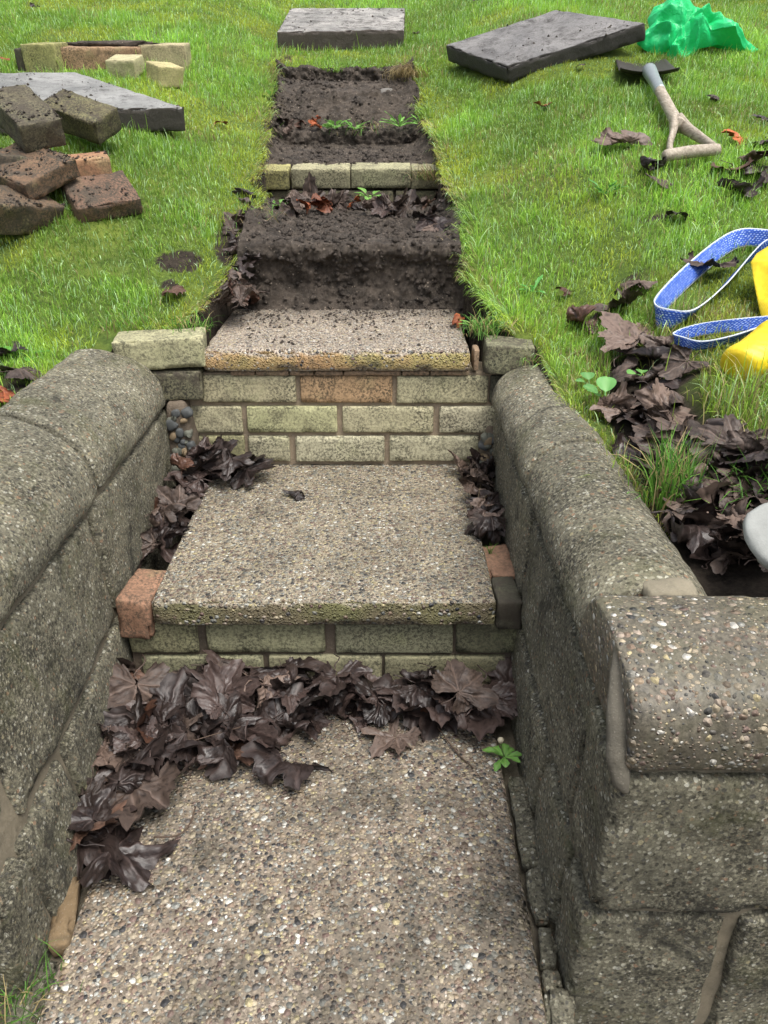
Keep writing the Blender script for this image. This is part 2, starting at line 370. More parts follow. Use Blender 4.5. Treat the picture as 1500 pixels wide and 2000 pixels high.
# ------------------------------------------------------------------ SETTING: lawn ground, trench soil, bed below the steps
def grid_faces(nx, ny):
    i = np.arange(nx * ny).reshape(nx, ny); return np.stack([i[:-1, :-1], i[1:, :-1], i[1:, 1:], i[:-1, 1:]], -1).reshape(-1, 4)
xs = np.concatenate([-np.geomspace(60, .62, 70), np.arange(-.6, .601, .0085), np.geomspace(.62, 60, 70)])
ds = np.concatenate([np.arange(.40, 1.7, .02), np.arange(1.7, 4.3, .0105), np.arange(4.31, 6, .03), np.geomspace(6.05, 60, 60)])
X, D = np.meshgrid(xs, ds, indexing='ij'); Z = land(X, D)
# bury it beneath the trench, the steps and the front of the walls
hole = in_hole(X, D); Z = np.where(hole, np.minimum(Z, -.12), Z)
q = np.stack([X, D, Z], -1)
near = (D < 4.4) & (np.abs(X) < .6)
Zs = Z + .006 * fbm(q, 30, 3, 2) * near
def project(x, y, z):
    dx, dy, dz = x - CAM[0], y, z - CAM[2]; zc = np.maximum(dy * math.cos(PITCH) - dz * math.sin(PITCH), .05); yc = -dz * math.cos(PITCH) - dy * math.sin(PITCH)
    return 750 + F * dx / zc, 1000 + F * yc / zc
BEDP = [(1185, 705), (1290, 680), (1365, 730), (1370, 800), (1440, 880), (1560, 930), (1560, 1200), (1380, 1200), (1290, 1010), (1225, 900), (1190, 830)]
def inpoly_v(px, py, poly):
    c = np.zeros(np.shape(px), bool)
    for (x0, y0), (x1, y1) in zip(poly, poly[1:] + poly[:1]):
        c ^= ((y0 > py) != (y1 > py)) & (px < (x1 - x0) * (py - y0) / (y1 - y0 + 1e-9) + x0)
    return c
BARE = [(350, 512, 48, 22), (330, 560, 18, 14), (1235, 545, 34, 12), (1290, 425, 26, 10), (30, 765, 40, 26), (560, 118, 14, 8), (440, 480, 20, 40)]
def bare_v(px, py):
    m = np.zeros(np.shape(px), bool)
    for a, b, c, e in BARE: m |= ((px - a) / c) ** 2 + ((py - b) / e) ** 2 < 1
    return m
bedc = (bare_v(*project(X, D, land(X, D))) | inpoly_v(*project(X, D, land(X, D)), BEDP) | ((D < 1.15) & (X > .3))).astype(float)
tag(mk('lawn_ground', np.stack([X, D, Zs], -1).reshape(-1, 3), grid_faces(len(xs), len(ds)), M['turf'], cols=np.repeat(bedc.reshape(-1, 1), 3, 1)), None, None, kind='structure')

prof = np.array([(2.08, .455), (2.17, .470), (2.20, .50), (2.225, .55), (2.225, .60), (2.205, .632), (2.215, .650), (2.26, .658), (2.36, .658), (2.6, .655), (2.95, .665), (3.06, .672), (3.10, .76), (3.13, .795), (3.2, .812), (3.48, .846),
                 (3.50, .85), (3.515, .895), (3.56, .905), (3.60, .91), (3.64, .955), (3.75, 1.04), (3.85, 1.075), (3.93, 1.085), (3.955, 1.07), (3.965, 1.14), (3.99, 1.15), (4.12, 1.14)])
al = np.concatenate([[0], np.cumsum(np.linalg.norm(np.diff(prof, axis=0), axis=1))]); at_ = np.arange(0, al[-1], .0055)
pd, pz = np.interp(at_, al, prof[:, 0]), np.interp(at_, al, prof[:, 1])
td, tz = np.gradient(pd), np.gradient(pz); tl = np.hypot(td, tz); nd, nz = -tz / tl, td / tl
xx = np.arange(-.47, .44, .0055); Xs, Ai = np.meshgrid(xx, np.arange(len(pd)), indexing='ij')
Pd, Pz = pd[Ai], pz[Ai]; q = np.stack([Xs, Pd, Pz], -1)
disp = .024 * fbm(q, 9, 4, 11) + .020 * fbm(q, 30, 4, 12) + .016 * sstep(0, .5, fbm(q, 55, 3, 14)) + .009 * np.abs(fbm(q, 90, 3, 13)) + .008 * sstep(.1, .35, fbm(q, 120, 2, 15))
riser1 = sstep(2.16, 2.24, Pd) * (1 - sstep(2.26, 2.3, Pd)); tread = np.clip(nz[Ai] * 1.4 - .35, 0, 1); disp = disp * (1 - .45 * riser1) * (1 - .6 * tread)
xl, xr = t_edges(Pd)
disp = disp * (1 - .8 * sstep(2.19, 2.14, Pd))
side = sstep(.10, -.02, np.minimum(Xs - xl, xr - Xs))
Y2 = Pd + nd[Ai] * disp; Z2 = Pz + nz[Ai] * disp + .05 * side ** 2 * sstep(2.2, 2.4, Pd) * (1 - sstep(2.95, 3.05, Pd) * (1 - sstep(3.15, 3.2, Pd)))
Z2 = Z2 + .035 * sstep(-.12, -.30, Xs) * sstep(2.2, 2.35, Pd) * (1 - sstep(2.5, 3.0, Pd))
outs = sstep(-.012, .03, np.maximum(xl - Xs, Xs - xr)); Z2 = np.where(outs > 0, np.minimum(Z2, land(Xs, Y2) - .035 * outs - .004), Z2)
Z2 = np.where(Y2 > 3.97, np.minimum(Z2, land(Xs, Y2) - .03), Z2)
tag(mk('trench_soil', np.stack([Xs, Y2, Z2], -1).reshape(-1, 3), grid_faces(len(xx), len(pd)), M['soil']), None, None, kind='structure')

SOILP = np.stack([Xs, Y2, Z2], -1)
def clods(n, seed):
    rr = np.random.default_rng(seed); P = SOILP[12:-12, 8:-30].reshape(-1, 3); P = P[P[:, 1] > 2.17]
    dens = .35 + fbm(P, 9, 3, 91); P = P[rr.random(len(P)) < np.clip(dens, .03, 1)]; P = P[rr.integers(0, len(P), n)] + rr.uniform(-.003, .003, (n, 3))
    xl, xr = t_edges(P[:, 1]); P = P[(P[:, 0] > xl + .004) & (P[:, 0] < xr - .004)]; n = len(P)
    base = np.array([(0, 0, 1), (1, 0, 0), (.1, 1, 0), (-1, .1, 0), (0, -1, .1), (0, 0, -.8)], float); tri = np.array([(0, 1, 2), (0, 2, 3), (0, 3, 4), (0, 4, 1), (5, 2, 1), (5, 3, 2), (5, 4, 3), (5, 1, 4)])
    s_ = .0014 + .0095 * rr.random(n) ** 5; B = base[None] * s_[:, None, None] * rr.uniform(.55, 1.35, (n, 6, 1)); a = rr.uniform(0, 6.3, n); c, q = np.cos(a)[:, None], np.sin(a)[:, None]
    B = np.stack([B[..., 0] * c - B[..., 1] * q, B[..., 0] * q + B[..., 1] * c, B[..., 2]], -1) + P[:, None]
    Fc = (tri[None] + 6 * np.arange(n)[:, None, None]).reshape(-1, 3)
    tag(mk('soil_clods', B.reshape(-1, 3), Fc, M['soil_crumb']), 'loose clods and crumbs of dark soil all over the dug-out steps', 'soil', kind='stuff')
clods(16000, 5)
# concrete bed that the lower slab lies on, and ground in front
xx = np.arange(-2.2, 2.2, .02); yy = np.arange(-.6, 1.9, .02); Xb, Yb = np.meshgrid(xx, yy, indexing='ij')
q = np.stack([Xb, Yb, Xb * 0], -1); Zb = -.028 + .010 * fbm(q, 14, 4, 21); Zb = np.where((Xb > .335) & (Yb < .64), Zb - .25, Zb)
tag(mk('path_bed', np.stack([Xb, Yb, Zb], -1).reshape(-1, 3), grid_faces(len(xx), len(yy)), mat_mortar('path_bed_concrete', (.15, .13, .095), .6)), None, None, kind='structure')

# ------------------------------------------------------------------ STEPS: slabs, brick risers
def slab(name, x0, x1, y0, y1, ztop, th, mat, label, r=.006, seed=0, chip=.006, skew=(0, 0, 0, 0), group=None):
    hx, hy, hz = (x1 - x0) / 2, (y1 - y0) / 2, th / 2
    P, Q = rbox(hx, hy, hz, r, .012, .0018, chip, seed, 22)
    loc = np.array([(x0 + x1) / 2, (y0 + y1) / 2, ztop - th])
    P[:, 2] += hz
    o = mk(name, P, Q, mat, loc=None); o.location = loc
    return tag(o, label, 'paving slab', group)
s1 = slab('paving_slab', -.307, .302, .30, 1.235, 0, .05, M['slab'], 'lowest and nearest pebbly paving slab, half covered by wet dead leaves', seed=1)
s2 = slab('paving_slab', -.305, .305, 1.177, 1.797, .195, .05, M['slab_mid'], 'square exposed-pebble step slab in the middle, on the mossy two-course brick riser', r=.005, seed=2)
s3 = slab('paving_slab', -.308, .304, 1.765, 2.21, .486, .052, M['slab_top'], 'worn round-edged step slab with orange front, on the three-course yellow brick riser', r=.013, seed=3, chip=.012)

def brick_color(k=None):
    pal = [(.44, .39, .26), (.50, .45, .31), (.40, .36, .24), (.54, .49, .36), (.43, .39, .27)]
    c = np.array(pal[random.randrange(5)]) * random.uniform(.88, 1.1)
    return c if k is None else np.array(k)
def brick_wall(name, label, rows, yf, depth, mat, mort, mz, mx, cat='brick wall', myo=.006):
    """rows: (z0, z1, [(x0, x1, colour or None)]) seen from the front; face at y = yf"""
    root = empty(name, ((mx[0] + mx[1]) / 2, yf + depth / 2, mz[0]), label, cat); L = np.array(root.location)
    parts = []; sd_ = 1
    for z0, z1, bs in rows:
        for b in bs:
            x0, x1, c = b[0], b[1], b[2] if len(b) > 2 else None
            P, Q = rbox((x1 - x0) / 2, depth / 2, (z1 - z0) / 2, .0035, .011, .0018, .005, sd_ + int(abs(x0 * 1000)), 40); sd_ += 1
            P = P + np.array([(x0 + x1) / 2, yf + depth / 2 + random.uniform(-.0015, .0025), (z0 + z1) / 2 + random.uniform(-.001, .001)])
            parts.append((P - L, Q, brick_color(c)))
    V, Fc, Cc = join(parts); mk('bricks', V, Fc, mat, root, cols=Cc)
    P, Q = rbox((mx[1] - mx[0]) / 2, depth / 2 - .004, (mz[1] - mz[0]) / 2, .003, .01, .003, .004, 77, 45)
    P = P + np.array([(mx[0] + mx[1]) / 2, yf + myo + depth / 2, (mz[0] + mz[1]) / 2]) - L
    mk('mortar', P, Q, mort, root); return root
OR = (.50, .34, .20); G = (.40, .40, .17)
bA = brick_wall('brick_riser', 'low mossy brick riser of two courses below the middle slab', [
    (.070, .136, [(-.362, -.236, (.32, .31, .19)), (-.219, -.002, (.33, .33, .21)), (.018, .234, (.28, .28, .19)), (.2395, .352, (.17, .17, .11))]),
    (-.006, .060, [(-.345, -.119, (.32, .32, .21)), (-.108, .103, (.36, .35, .23)), (.108, .335, (.32, .31, .20))])], 1.197, .10, M['brick'], M['mortar_dark'], (-.03, .143), (-.365, .355))
bB = brick_wall('brick_riser', 'yellow brick riser of three courses under the round-edged slab', [
    (.356, .421, [(-.320, -.0985, (.52, .48, .32)), (-.0885, .1265, OR), (.137, .350, (.50, .47, .31)), (.355, .41, (.12, .12, .09))]),
    (.281, .346, [(-.412, -.230, (.50, .47, .32)), (-.2185, -.0045, (.49, .49, .29)), (.008, .2245, (.52, .49, .33)), (.2385, .41, (.55, .52, .38))]),
    (.206, .271, [(-.412, -.330, (.30, .29, .17)), (-.322, -.230, (.34, .33, .19)), (-.2205, -.121, (.46, .44, .31)), (-.1065, .108, (.53, .51, .37)), (.1205, .335, (.52, .50, .36)), (.345, .41, (.12, .12, .09))])],
    1.782, .10, M['brick'], M['mortar'], (.17, .426), (-.415, .41))
# slips of tile packed under the top slab
pr = []
for a, b in ((450, 497), (500, 563), (566, 612), (616, 669), (672, 783), (786, 838), (841, 915)):
    x0, x1 = on_y(a, 731, 1.776)[0], on_y(b, 731, 1.776)[0]
    P, Q = rbox((x1 - x0) / 2, .03, .0052, .0018, .012, .0012, .002, a, 60); pr.append((P + np.array([(x0 + x1) / 2, 1.806, .4285]) - np.array(bB.location), Q, np.array((.27, .19, .13))))
V, Fc, Cc = join(pr); mk('packing_tiles', V, Fc, M['brick'], bB, cols=Cc)

def loose(name, size, loc, rot, col, mat, label, seed, chip=.008, group=None, r=.004, amp=.0030, cat='brick', shape=None, step=.009):
    P, Q = rbox(size[0] / 2, size[1] / 2, size[2] / 2, r, step, amp, chip, seed, 30)
    if shape: P = shape(P)
    P[:, 2] += size[2] / 2
    col = np.array(col) * (.7 if mat is M['brick_dirty'] else 1.0)
    c = np.repeat(np.array([col]), len(P), 0) * (1 + .25 * fbm(P, 30, 3, seed))[:, None]
    o = mk(name, P, Q, mat, cols=c); o.location = loc; o.rotation_euler = rot
    return tag(o, label, cat, group)
# pale edging bricks of the upper step, tilted a little to the front
eb = []; rt = empty('brick_edging', (-.02, 3.09, .65), 'row of pale brick ends edging the dug-out upper step', 'brick edging')
Lb = np.array(rt.location)
for a, b, c, dz in ((504, 563.5, (.40, .38, .17), -.003), (568, 683.5, (.42, .40, .26), 0), (685.5, 802.5, (.40, .39, .25), .001), (804, 862, (.36, .34, .22), -.002)):
    x0, x1 = on_y(a, 335, 3.04)[0], on_y(b, 335, 3.04)[0]
    P, Q = rbox((x1 - x0) / 2, .051, .0325, .003, .010, .0015, .005, int(a), 40)
    ang = R(9); y, z = P[:, 1] + .051, P[:, 2] - .0325
    P = np.stack([P[:, 0], y * math.cos(ang) - z * math.sin(ang) - .051 + (-.012 if a < 560 else 0), y * math.sin(ang) + z * math.cos(ang) + .0325], -1)
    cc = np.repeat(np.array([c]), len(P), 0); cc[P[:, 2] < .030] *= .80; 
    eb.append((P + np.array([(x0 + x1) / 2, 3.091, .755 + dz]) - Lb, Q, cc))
for x0, x1 in ((-.30, -.09), (-.08, .14), (.15, .30)):
    P, Q = rbox((x1 - x0) / 2, .05, .032, .003, .012, .002, .005, int(x0 * 99) + 50, 40)
    eb.append((P + np.array([(x0 + x1) / 2, 3.105, .684]) - Lb, Q, np.array((.15, .14, .09))))
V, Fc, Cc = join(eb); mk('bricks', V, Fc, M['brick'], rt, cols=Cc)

# bricks either side of the top slab and broken pieces beside the middle slab
loose('brick', (.198, .10, .068), (-.402, 1.795, .447), (0, R(-1.5), R(7)), (.42, .41, .26), M['brick'], 'mottled buff brick capping the left wall end beside the round-edged slab', 31)
loose('half_brick', (.118, .10, .068), (-.372, 1.80, .372), (0, 0, R(3)), (.27, .26, .17), M['brick_dirty'], 'blackened half brick under the capping brick at the left wall end', 32)
loose('brick', (.11, .10, .066), (.392, 1.80, .432), (0, R(2), R(-4)), (.34, .34, .22), M['brick_dirty'], 'black-spotted brick between the round-edged slab and the right wall', 33)
loose('brick_sliver', (.012, .05, .048), (.3175, 1.793, .437), (0, 0, 0), (.34, .24, .16), M['brick'], 'thin terracotta sliver wedged at the right side of the round-edged slab', 34, r=.002, cat='brick piece')
loose('brick_piece', (.062, .115, .083), (-.3385, 1.238, .112), (R(0), R(2), R(-4)), (.31, .18, .12), M['brick'], 'terracotta brick piece beside the left front corner of the middle slab', 35, chip=.014, r=.006, cat='brick piece')
loose('brick_piece', (.045, .09, .06), (.330, 1.226, .132), (0, 0, R(2)), (.13, .125, .09), M['brick_dirty'], 'dark brick piece beside the right front corner of the middle slab', 36, chip=.008, r=.004, cat='brick piece')
loose('tile_piece', (.052, .12, .045), (.333, 1.335, .145), (0, R(-4), R(3)), (.30, .18, .12), M['brick_clean'], 'flat terracotta piece wedged between middle slab and right wall', 37, chip=.012, r=.004, cat='brick piece')

# corner fills of stones set in mortar at the two ends of the three-course riser
def rubble(name, label, cx, w, z0, z1, yf, seed, dark):
    root = empty(name, (cx, yf, z0), label, 'rubble'); L = np.array(root.location); rr = random.Random(seed)
    P, Q = rbox(w / 2, .03, (z1 - z0) / 2, .015, .008, .006, .0, seed, 30); 
    t = (P[:, 2] / (z1 - z0) + .5); P[:, 0] *= 1 - .5 * t
    mk('mortar', P + np.array([0, .01, (z1 - z0) / 2]), Q, M['mortar_dark'], root)
    for k in range(34):
        tz_ = rr.random() * .82; s = rr.uniform(.007, .014)
        P, Q = rbox(s, .012, s * rr.uniform(.6, 1.1), .007, .006, .003, 0, seed + k, 60)
        P = P @ np.array(Matrix.Rotation(rr.uniform(0, 3), 3, 'Y'))
        P = P + np.array([rr.uniform(-.44, .44) * w * (1 - .45 * tz_), -.019 + rr.uniform(0, .005), .012 + rr.random() * .92 * (z1 - z0 - .02)])
        o = mk('stone', P, Q, M['chip%d' % rr.randrange(3)], root)
    return root
M['chip0'] = mat_plain('grey_green_stone', (.12, .125, .10), .8); M['chip1'] = mat_plain('tan_stone', (.22, .165, .10), .8); M['chip2'] = mat_plain('dark_stone', (.07, .075, .075), .7)
rubble('rubble_fill', 'small stones set in mortar at the left end of the yellow brick riser', -.372, .085, .195, .37, 1.752, 3, 0)
rubble('rubble_fill', 'small dark stones set in mortar at the right end of the yellow brick riser', .365, .06, .195, .30, 1.752, 8, 1)

# ------------------------------------------------------------------ RETAINING WALLS
def wall_face(sidex, y, z):
    """x of the inner wall face at height z and depth y"""
    if sidex > 0:
        b = np.interp(y, [.6, 1.2, 1.8], [.326, .345, .375]); return np.interp(z, [-.1, 0, .36], [-.01, 0, 1]) * (.360 - b) + b
    b = np.interp(y, [.6, 1.2, 1.8], [.322, .366, .40]); return -(np.clip(z / .36, -.2, 1) * (.395 - b) + b)
def side_block(sx, y0, y1, z0, z1, seed, depth=.19, bulge=.003):
    g = .0085; y0 += g; y1 -= g; z0 += g; z1 -= g
    P, Q = rbox((y1 - y0) / 2, depth / 2, (z1 - z0) / 2, .009, .009, .005, .010, seed, 22)
    u = P[:, 0] / ((y1 - y0) / 2); w_ = P[:, 2] / ((z1 - z0) / 2); y = (y0 + y1) / 2 + P[:, 0]; z = (z0 + z1) / 2 + P[:, 2]
    dep = P[:, 1] + depth / 2 - bulge * (1 - np.clip(np.abs(u), 0, 1) ** 4) * (1 - np.clip(np.abs(w_), 0, 1) ** 2.5)
    f = np.array([wall_face(sx, a, b) for a, b in zip(y, z)])
    return np.stack([f + sx * dep, y, z], -1), (Q if sx < 0 else Q[:, ::-1])
def cope(profile, a0, a1, axis, seed, skew0=0.0, skew1=0.0, amp=.005, off=None):
    """profile (s, z) swept along y (axis 'y') or x; closed solid with slightly rounded ends"""
    pr_ = smooth_path(np.array([(s, z, 0) for s, z in profile]), 34)[:, :2]; m = len(pr_)
    cen = pr_.mean(0); n = int((a1 - a0) / .012) + 2
    tt = np.concatenate([[0, .0015, .005, .011], np.linspace(.018, a1 - a0 - .018, n), [a1 - a0 - .011, a1 - a0 - .005, a1 - a0 - .0015, a1 - a0]])
    sh = np.interp(tt, [0, .0015, .005, .011, .018, a1 - a0 - .018, a1 - a0 - .011, a1 - a0 - .005, a1 - a0 - .0015, a1 - a0], [.91, .935, .965, .988, 1, 1, .988, .965, .935, .91])
    V = []
    for t, s in zip(tt, sh):
        p = cen + (pr_ - cen) * s; ps = (pr_[:, 0] - pr_[0, 0]) / (pr_[-1, 0] - pr_[0, 0])
        al_ = a0 + t + (skew0 * (1 - t / (a1 - a0)) + skew1 * t / (a1 - a0)) * ps
        o_ = off(al_) if off is not None else 0
        V.append(np.stack([p[:, 0] + o_, al_, p[:, 1]], -1))
    V = np.array(V); c0 = V[0].mean(0); c1 = V[-1].mean(0)
    q = V.reshape(-1, 3); rad = q - np.stack([np.full(len(q), cen[0]), q[:, 1], np.full(len(q), cen[1])], -1); rad /= np.linalg.norm(rad, axis=1, keepdims=True)
    q = q + rad * (amp * fbm(q, 12, 5, seed) + .0032 * fbm(q, 55, 3, seed))[:, None]
    k = len(tt); Fs = []
    for i in range(k - 1):
        for j in range(m):
            j2 = (j + 1) % m; Fs.append([i * m + j, i * m + j2, (i + 1) * m + j2, (i + 1) * m + j])
    q = np.vstack([q, c0, c1]); e0, e1 = len(q) - 2, len(q) - 1
    for j in range(m):
        j2 = (j + 1) % m; Fs.append([e0, j2, j]); Fs.append([e1, (k - 1) * m + j, (k - 1) * m + j2])
    if axis == 'x': q = np.stack([q[:, 1], q[:, 0], q[:, 2]], -1)
    return q, Fs
CR = [(.362, .364), (.355, .372), (.353, .392), (.362, .418), (.380, .438), (.408, .452), (.44, .458), (.475, .452), (.505, .432), (.525, .40), (.53, .364)]
CL = [(-(.400), .364), (-.393, .370), (-.392, .390), (-.400, .420), (-.420, .449), (-.455, .474), (-.500, .492), (-.545, .500), (-.578, .494), (-.597, .465), (-.602, .42), (-.600, .364)]
FRT = [(.607, .364), (.600, .372), (.598, .395), (.603, .428), (.617, .450), (.645, .463), (.70, .470), (.755, .467), (.797, .452), (.825, .41), (.832, .364)]
def fix_fn(o):
    o.data.update()
    import bmesh
    bm = bmesh.new(); bm.from_mesh(o.data); bmesh.ops.recalc_face_normals(bm, faces=bm.faces); bm.to_mesh(o.data); bm.free(); return o
def make_wall(sx, label):
    root = empty('retaining_wall', (sx * .45, 1.2, -.05), label, 'stone wall'); L = np.array(root.location)
    def add(name, VF, mat, lab=None):
        o = mk(name, VF[0] - L, VF[1], mat, root); fix_fn(o)
        if lab: o['label'] = lab
        return o
    # side runs
    cj = 1.27
    C_ = CR if sx > 0 else CL
    back = 1.745
    add('coping_stone', cope(C_, cj + .007, back, 'y', 41 + sx, .05, 0), M['cope'])
    add('coping_stone', cope(C_, .815 if sx > 0 else .80, cj - .007, 'y', 43 + sx, 0, .05), M['cope'])
    for k, (y0, y1, z0, z1) in enumerate([(1.21, 1.76, .14, .36), (.735, 1.21, .14, .36), (1.36, 1.76, -.10, .14), (.88, 1.36, -.10, .14), (.70, .88, -.10, .14)]):
        add('wall_stone', side_block(sx, y0, y1, z0, z1, 50 + k * 3 + sx), M['wall'])
    # front return run
    xi = .350
    x_end = 1.35
    pf = FRT
    a = (xi + .002, .82) if sx > 0 else (-.86, -.392)
    b = (.828, x_end) if sx > 0 else (-x_end, -.868)
    add('coping_stone', cope(pf, a[0], a[1], 'x', 61 + sx), M['wall_pebbly'], 'front coping stone studded with white and orange pebbles' if sx > 0 else None)
    add('coping_stone', cope(pf, b[0], b[1], 'x', 62 + sx), M['wall_pebbly'])
    def fb(x0, x1, z0, z1, y0, y1, seed):
        P, Q = rbox((x1 - x0) / 2 - .005, (y1 - y0) / 2, (z1 - z0) / 2 - .006, .009, .009, .006, .011, seed, 22)
        P = P + np.array([(x0 + x1) / 2, (y0 + y1) / 2, (z0 + z1) / 2])
        P[:, 0] += sx * .0 + (.014 * (P[:, 2] - .25) if sx > 0 else -.02 * (P[:, 2] - .25)) * 1.0
        return P, Q
    c2 = [(.340, .86), (.865, 1.35)]; c3 = [(.331, .512), (.520, .98), (.985, 1.35)]
    for k, (p0, p1) in enumerate(c2):
        q0, q1 = (p0, p1) if sx > 0 else (-p1, -p0 - .03 * (k == 0)); add('wall_stone', fb(q0, q1, .14, .357, .603, .728, 70 + k), M['wall'])
    for k, (p0, p1) in enumerate(c3):
        q0, q1 = (p0, p1) if sx > 0 else (-p1, -p0); add('wall_stone', fb(q0, q1, -.36, .14, .607, .695, 75 + k), M['wall'])
    # mortar core, seen in the joints
    core = []
    P, Q = rbox(.075, .55, .215, .006, .03, .004, 0, 81, 30); zz = P[:, 2] + .155; yy_ = P[:, 1] + 1.20
    f = np.array([wall_face(sx, a_, b_) for a_, b_ in zip(yy_, zz)]); core.append((np.stack([f + sx * (P[:, 0] + .075 + .011), yy_, zz], -1), Q))
    P, Q = rbox(.49, .040, .295, .006, .02, .005, 0, 82, 30); core.append((P + np.array([sx * .868 if sx > 0 else -.90, .657, .065]), Q))
    V, Fc, _ = join(core); add('mortar', (V, Fc), M['wall_mortar'])
    return root
WR = make_wall(1, 'right-hand rough stone retaining wall with rounded coping and squared corner return')
WL = make_wall(-1, 'left-hand rough stone retaining wall with rounded coping stones')
# smear of mortar down the corner of the right wall and a pale dab on top
def blob(name, pts, rads, mat, parent, seed, sq=.5):
    V, Fc = tube(smooth_path(pts, 26), np.interp(np.linspace(0, 1, 26), np.linspace(0, 1, len(rads)), rads), 16, sq, up=(0, 1, 0))
    n = V - V.mean(0); n /= np.linalg.norm(n, axis=1, keepdims=True)
    V = V + n * (.005 * fbm(V, 40, 4, seed))[:, None]
    o = mk(name, V - np.array(parent.location), Fc, mat, parent); return fix_fn(o)
blob('mortar_smear', [(.357, .70, .462), (.353, .665, .44), (.349, .632, .41), (.347, .615, .38), (.351, .606, .352), (.357, .602, .338)], [.002, .010, .0135, .013, .009, .003], mat_mortar('grey_mortar', (.15, .137, .108), .85), WR, 5, .75)
P, Q = rbox(.032, .020, .012, .0115, .005, .006, 0, 4, 40); mk('mortar_smear', P + np.array([.450, .812, .447]) - np.array(WR.location), Q, mat_mortar('pale_mortar', (.27, .24, .175), .5), WR)

# edging of mortar and small stones on the right of the lowest slab
def strip_block(px0, py0, px1, py1, w, h, seed, name, label, cat, mat, col, group=None, z=-.02):
    a, b = on_z(px0, py0, 0), on_z(px1, py1, 0); L_ = np.linalg.norm(b - a); m = (a + b) / 2; m[2] = z
    return loose(name, (w, L_, h), m, (0, 0, math.atan2(b[1] - a[1], b[0] - a[0]) - math.pi / 2), col, mat, label, seed, chip=.012, r=.005, amp=.007, cat=cat, group=group)
M['edge'] = M['wall']
strip_block(1012, 1515, 1040, 1690, .030, .022, 90, 'mortar_strip', 'long cracked mortar strip between the lowest slab and right wall', 'mortar strip', M['edge'], (.3, .25, .17))
strip_block(1041, 1694, 1062, 1800, .022, .020, 91, 'edging_stone', 'narrow mossy stone right of the lowest slab, topmost of the small three', 'edging stone', M['edge'], (.3, .25, .17))
strip_block(1066, 1806, 1073, 1880, .022, .020, 92, 'edging_stone', 'longer buff stone right of the lowest slab, middle one of three', 'edging stone', M['edge'], (.3, .25, .17))
strip_block(1078, 1886, 1082, 1925, .021, .016, 93, 'edging_stone', 'tiny squarish stone in the gap right of the lowest slab', 'edging stone', M['edge'], (.3, .25, .17))
strip_block(1092, 1930, 1100, 2030, .033, .020, 94, 'edging_stone', 'buff angular stone at the bottom right of the lowest slab', 'edging stone', M['edge'], (.3, .25, .17))
strip_block(140, 1715, 115, 1852, .026, .026, 95, 'edging_stone', 'sandy rounded stone between lowest slab and left wall', 'edging stone', mat_mortar('sandy', (.21, .15, .085), .8), (.3, .2, .1))
strip_block(85, 1865, 25, 2010, .040, .012, 96, 'concrete_edge', 'flat concrete edging at the bottom left corner of the lowest slab', 'edging stone', M['edge'], (.3, .25, .17))

# ------------------------------------------------------------------ LOOSE SLABS ON THE LAWN
EXCL = []     # footprints kept free of grass: list of (4x2 quads)
def lawn_slab(corners, ref, lift, th, label, seed, mat, nrm=None):
    p0 = on_land(*ref); n = land_n(p0) if nrm is None else np.array(nrm) / np.linalg.norm(nrm); p0 = p0 + n * lift
    t = [on_plane(px, py, p0, n) for px, py in corners]          # FL FR BR BL, top face
    b = [p - n * th for p in t]
    hx, hy = np.linalg.norm(t[1] - t[0]) / 2, np.linalg.norm(t[2] - t[1]) / 2
    print('LAWN SLAB', label[:30], 'sides', [round(float(np.linalg.norm(t[i] - t[(i + 1) % 4])), 2) for i in range(4)])
    P, Q = rbox(hx, hy, th / 2, .006, .012, .0035, .014, seed, 26)
    V = warp_hex(P, (hx, hy, th / 2), b + t); L = np.mean(b, axis=0)
    o = mk('paving_slab', V - L, Q, mat); o.location = L; EXCL.append(np.array([c[:2] for c in b]))
    return tag(fix_fn(o), label, 'paving slab', None)
def mat_underside(name, wet, muddy, edge=(.05, .043, .035)):
    s = N(name); gn = s.n('NewGeometry'); sx = s.n('SeparateXYZ'); s.set(sx.inputs[0], gn.outputs['Normal'])
    c = s.mix(s.ramp(s.noise(6, 7, .7, .5), [(.35, 0), (.65, 1)]), tuple(x * .6 for x in wet), tuple(x * 1.25 for x in wet))
    c = s.mix(s.ramp(s.noise(11, 9, .85, .4), [(muddy - .10, 0), (muddy + .02, .9)]), c, (.040, .034, .028)); c = s.mix(s.ramp(s.noise(60, 5, .8), [(.56, 0), (.64, .6)]), c, (.06, .052, .043))
    sd2 = s.mix(s.noise(25, 6, .8), tuple(x * .5 for x in edge), tuple(x * 1.8 for x in edge))
    c = s.mix(s.ramp(sx.outputs[2], [(.5, 1), (.75, 0)]), c, sd2)
    nb = s.bump(s.noise(30, 9, .88), 1.0, .014); nb = s.bump(s.noise(180, 4, .7), .4, .002, nb)
    return s.done(c, s.ramp(s.noise(7, 4), [(.3, .32), (.7, .7)]), nb, .5)
lawn_slab([(541, 62), (789, 58), (791, 15), (567, 16)], (665, 80), .085, .085, 'muddy upturned slab lying above the top of the trench', 11, mat_underside('underside_a', (.42, .40, .37), .58, (.07, .055, .045)))
lawn_slab([(990, 131), (1262, 44), (1085, 19), (870, 88)], (1060, 110), .050, .066, 'dark upturned paving slab on the right lawn beside the green plastic bag', 12, mat_underside('underside_b', (.26, .25, .24), .60, (.045, .04, .035)))
lawn_slab([(-20, 216), (360, 210), (146, 140), (-200, 146)], (180, 225), .055, .072, 'wet grey upturned slab on the left lawn behind the pile of bricks', 13, mat_underside('underside_c', (.34, .34, .325), .64, (.05, .042, .034)))

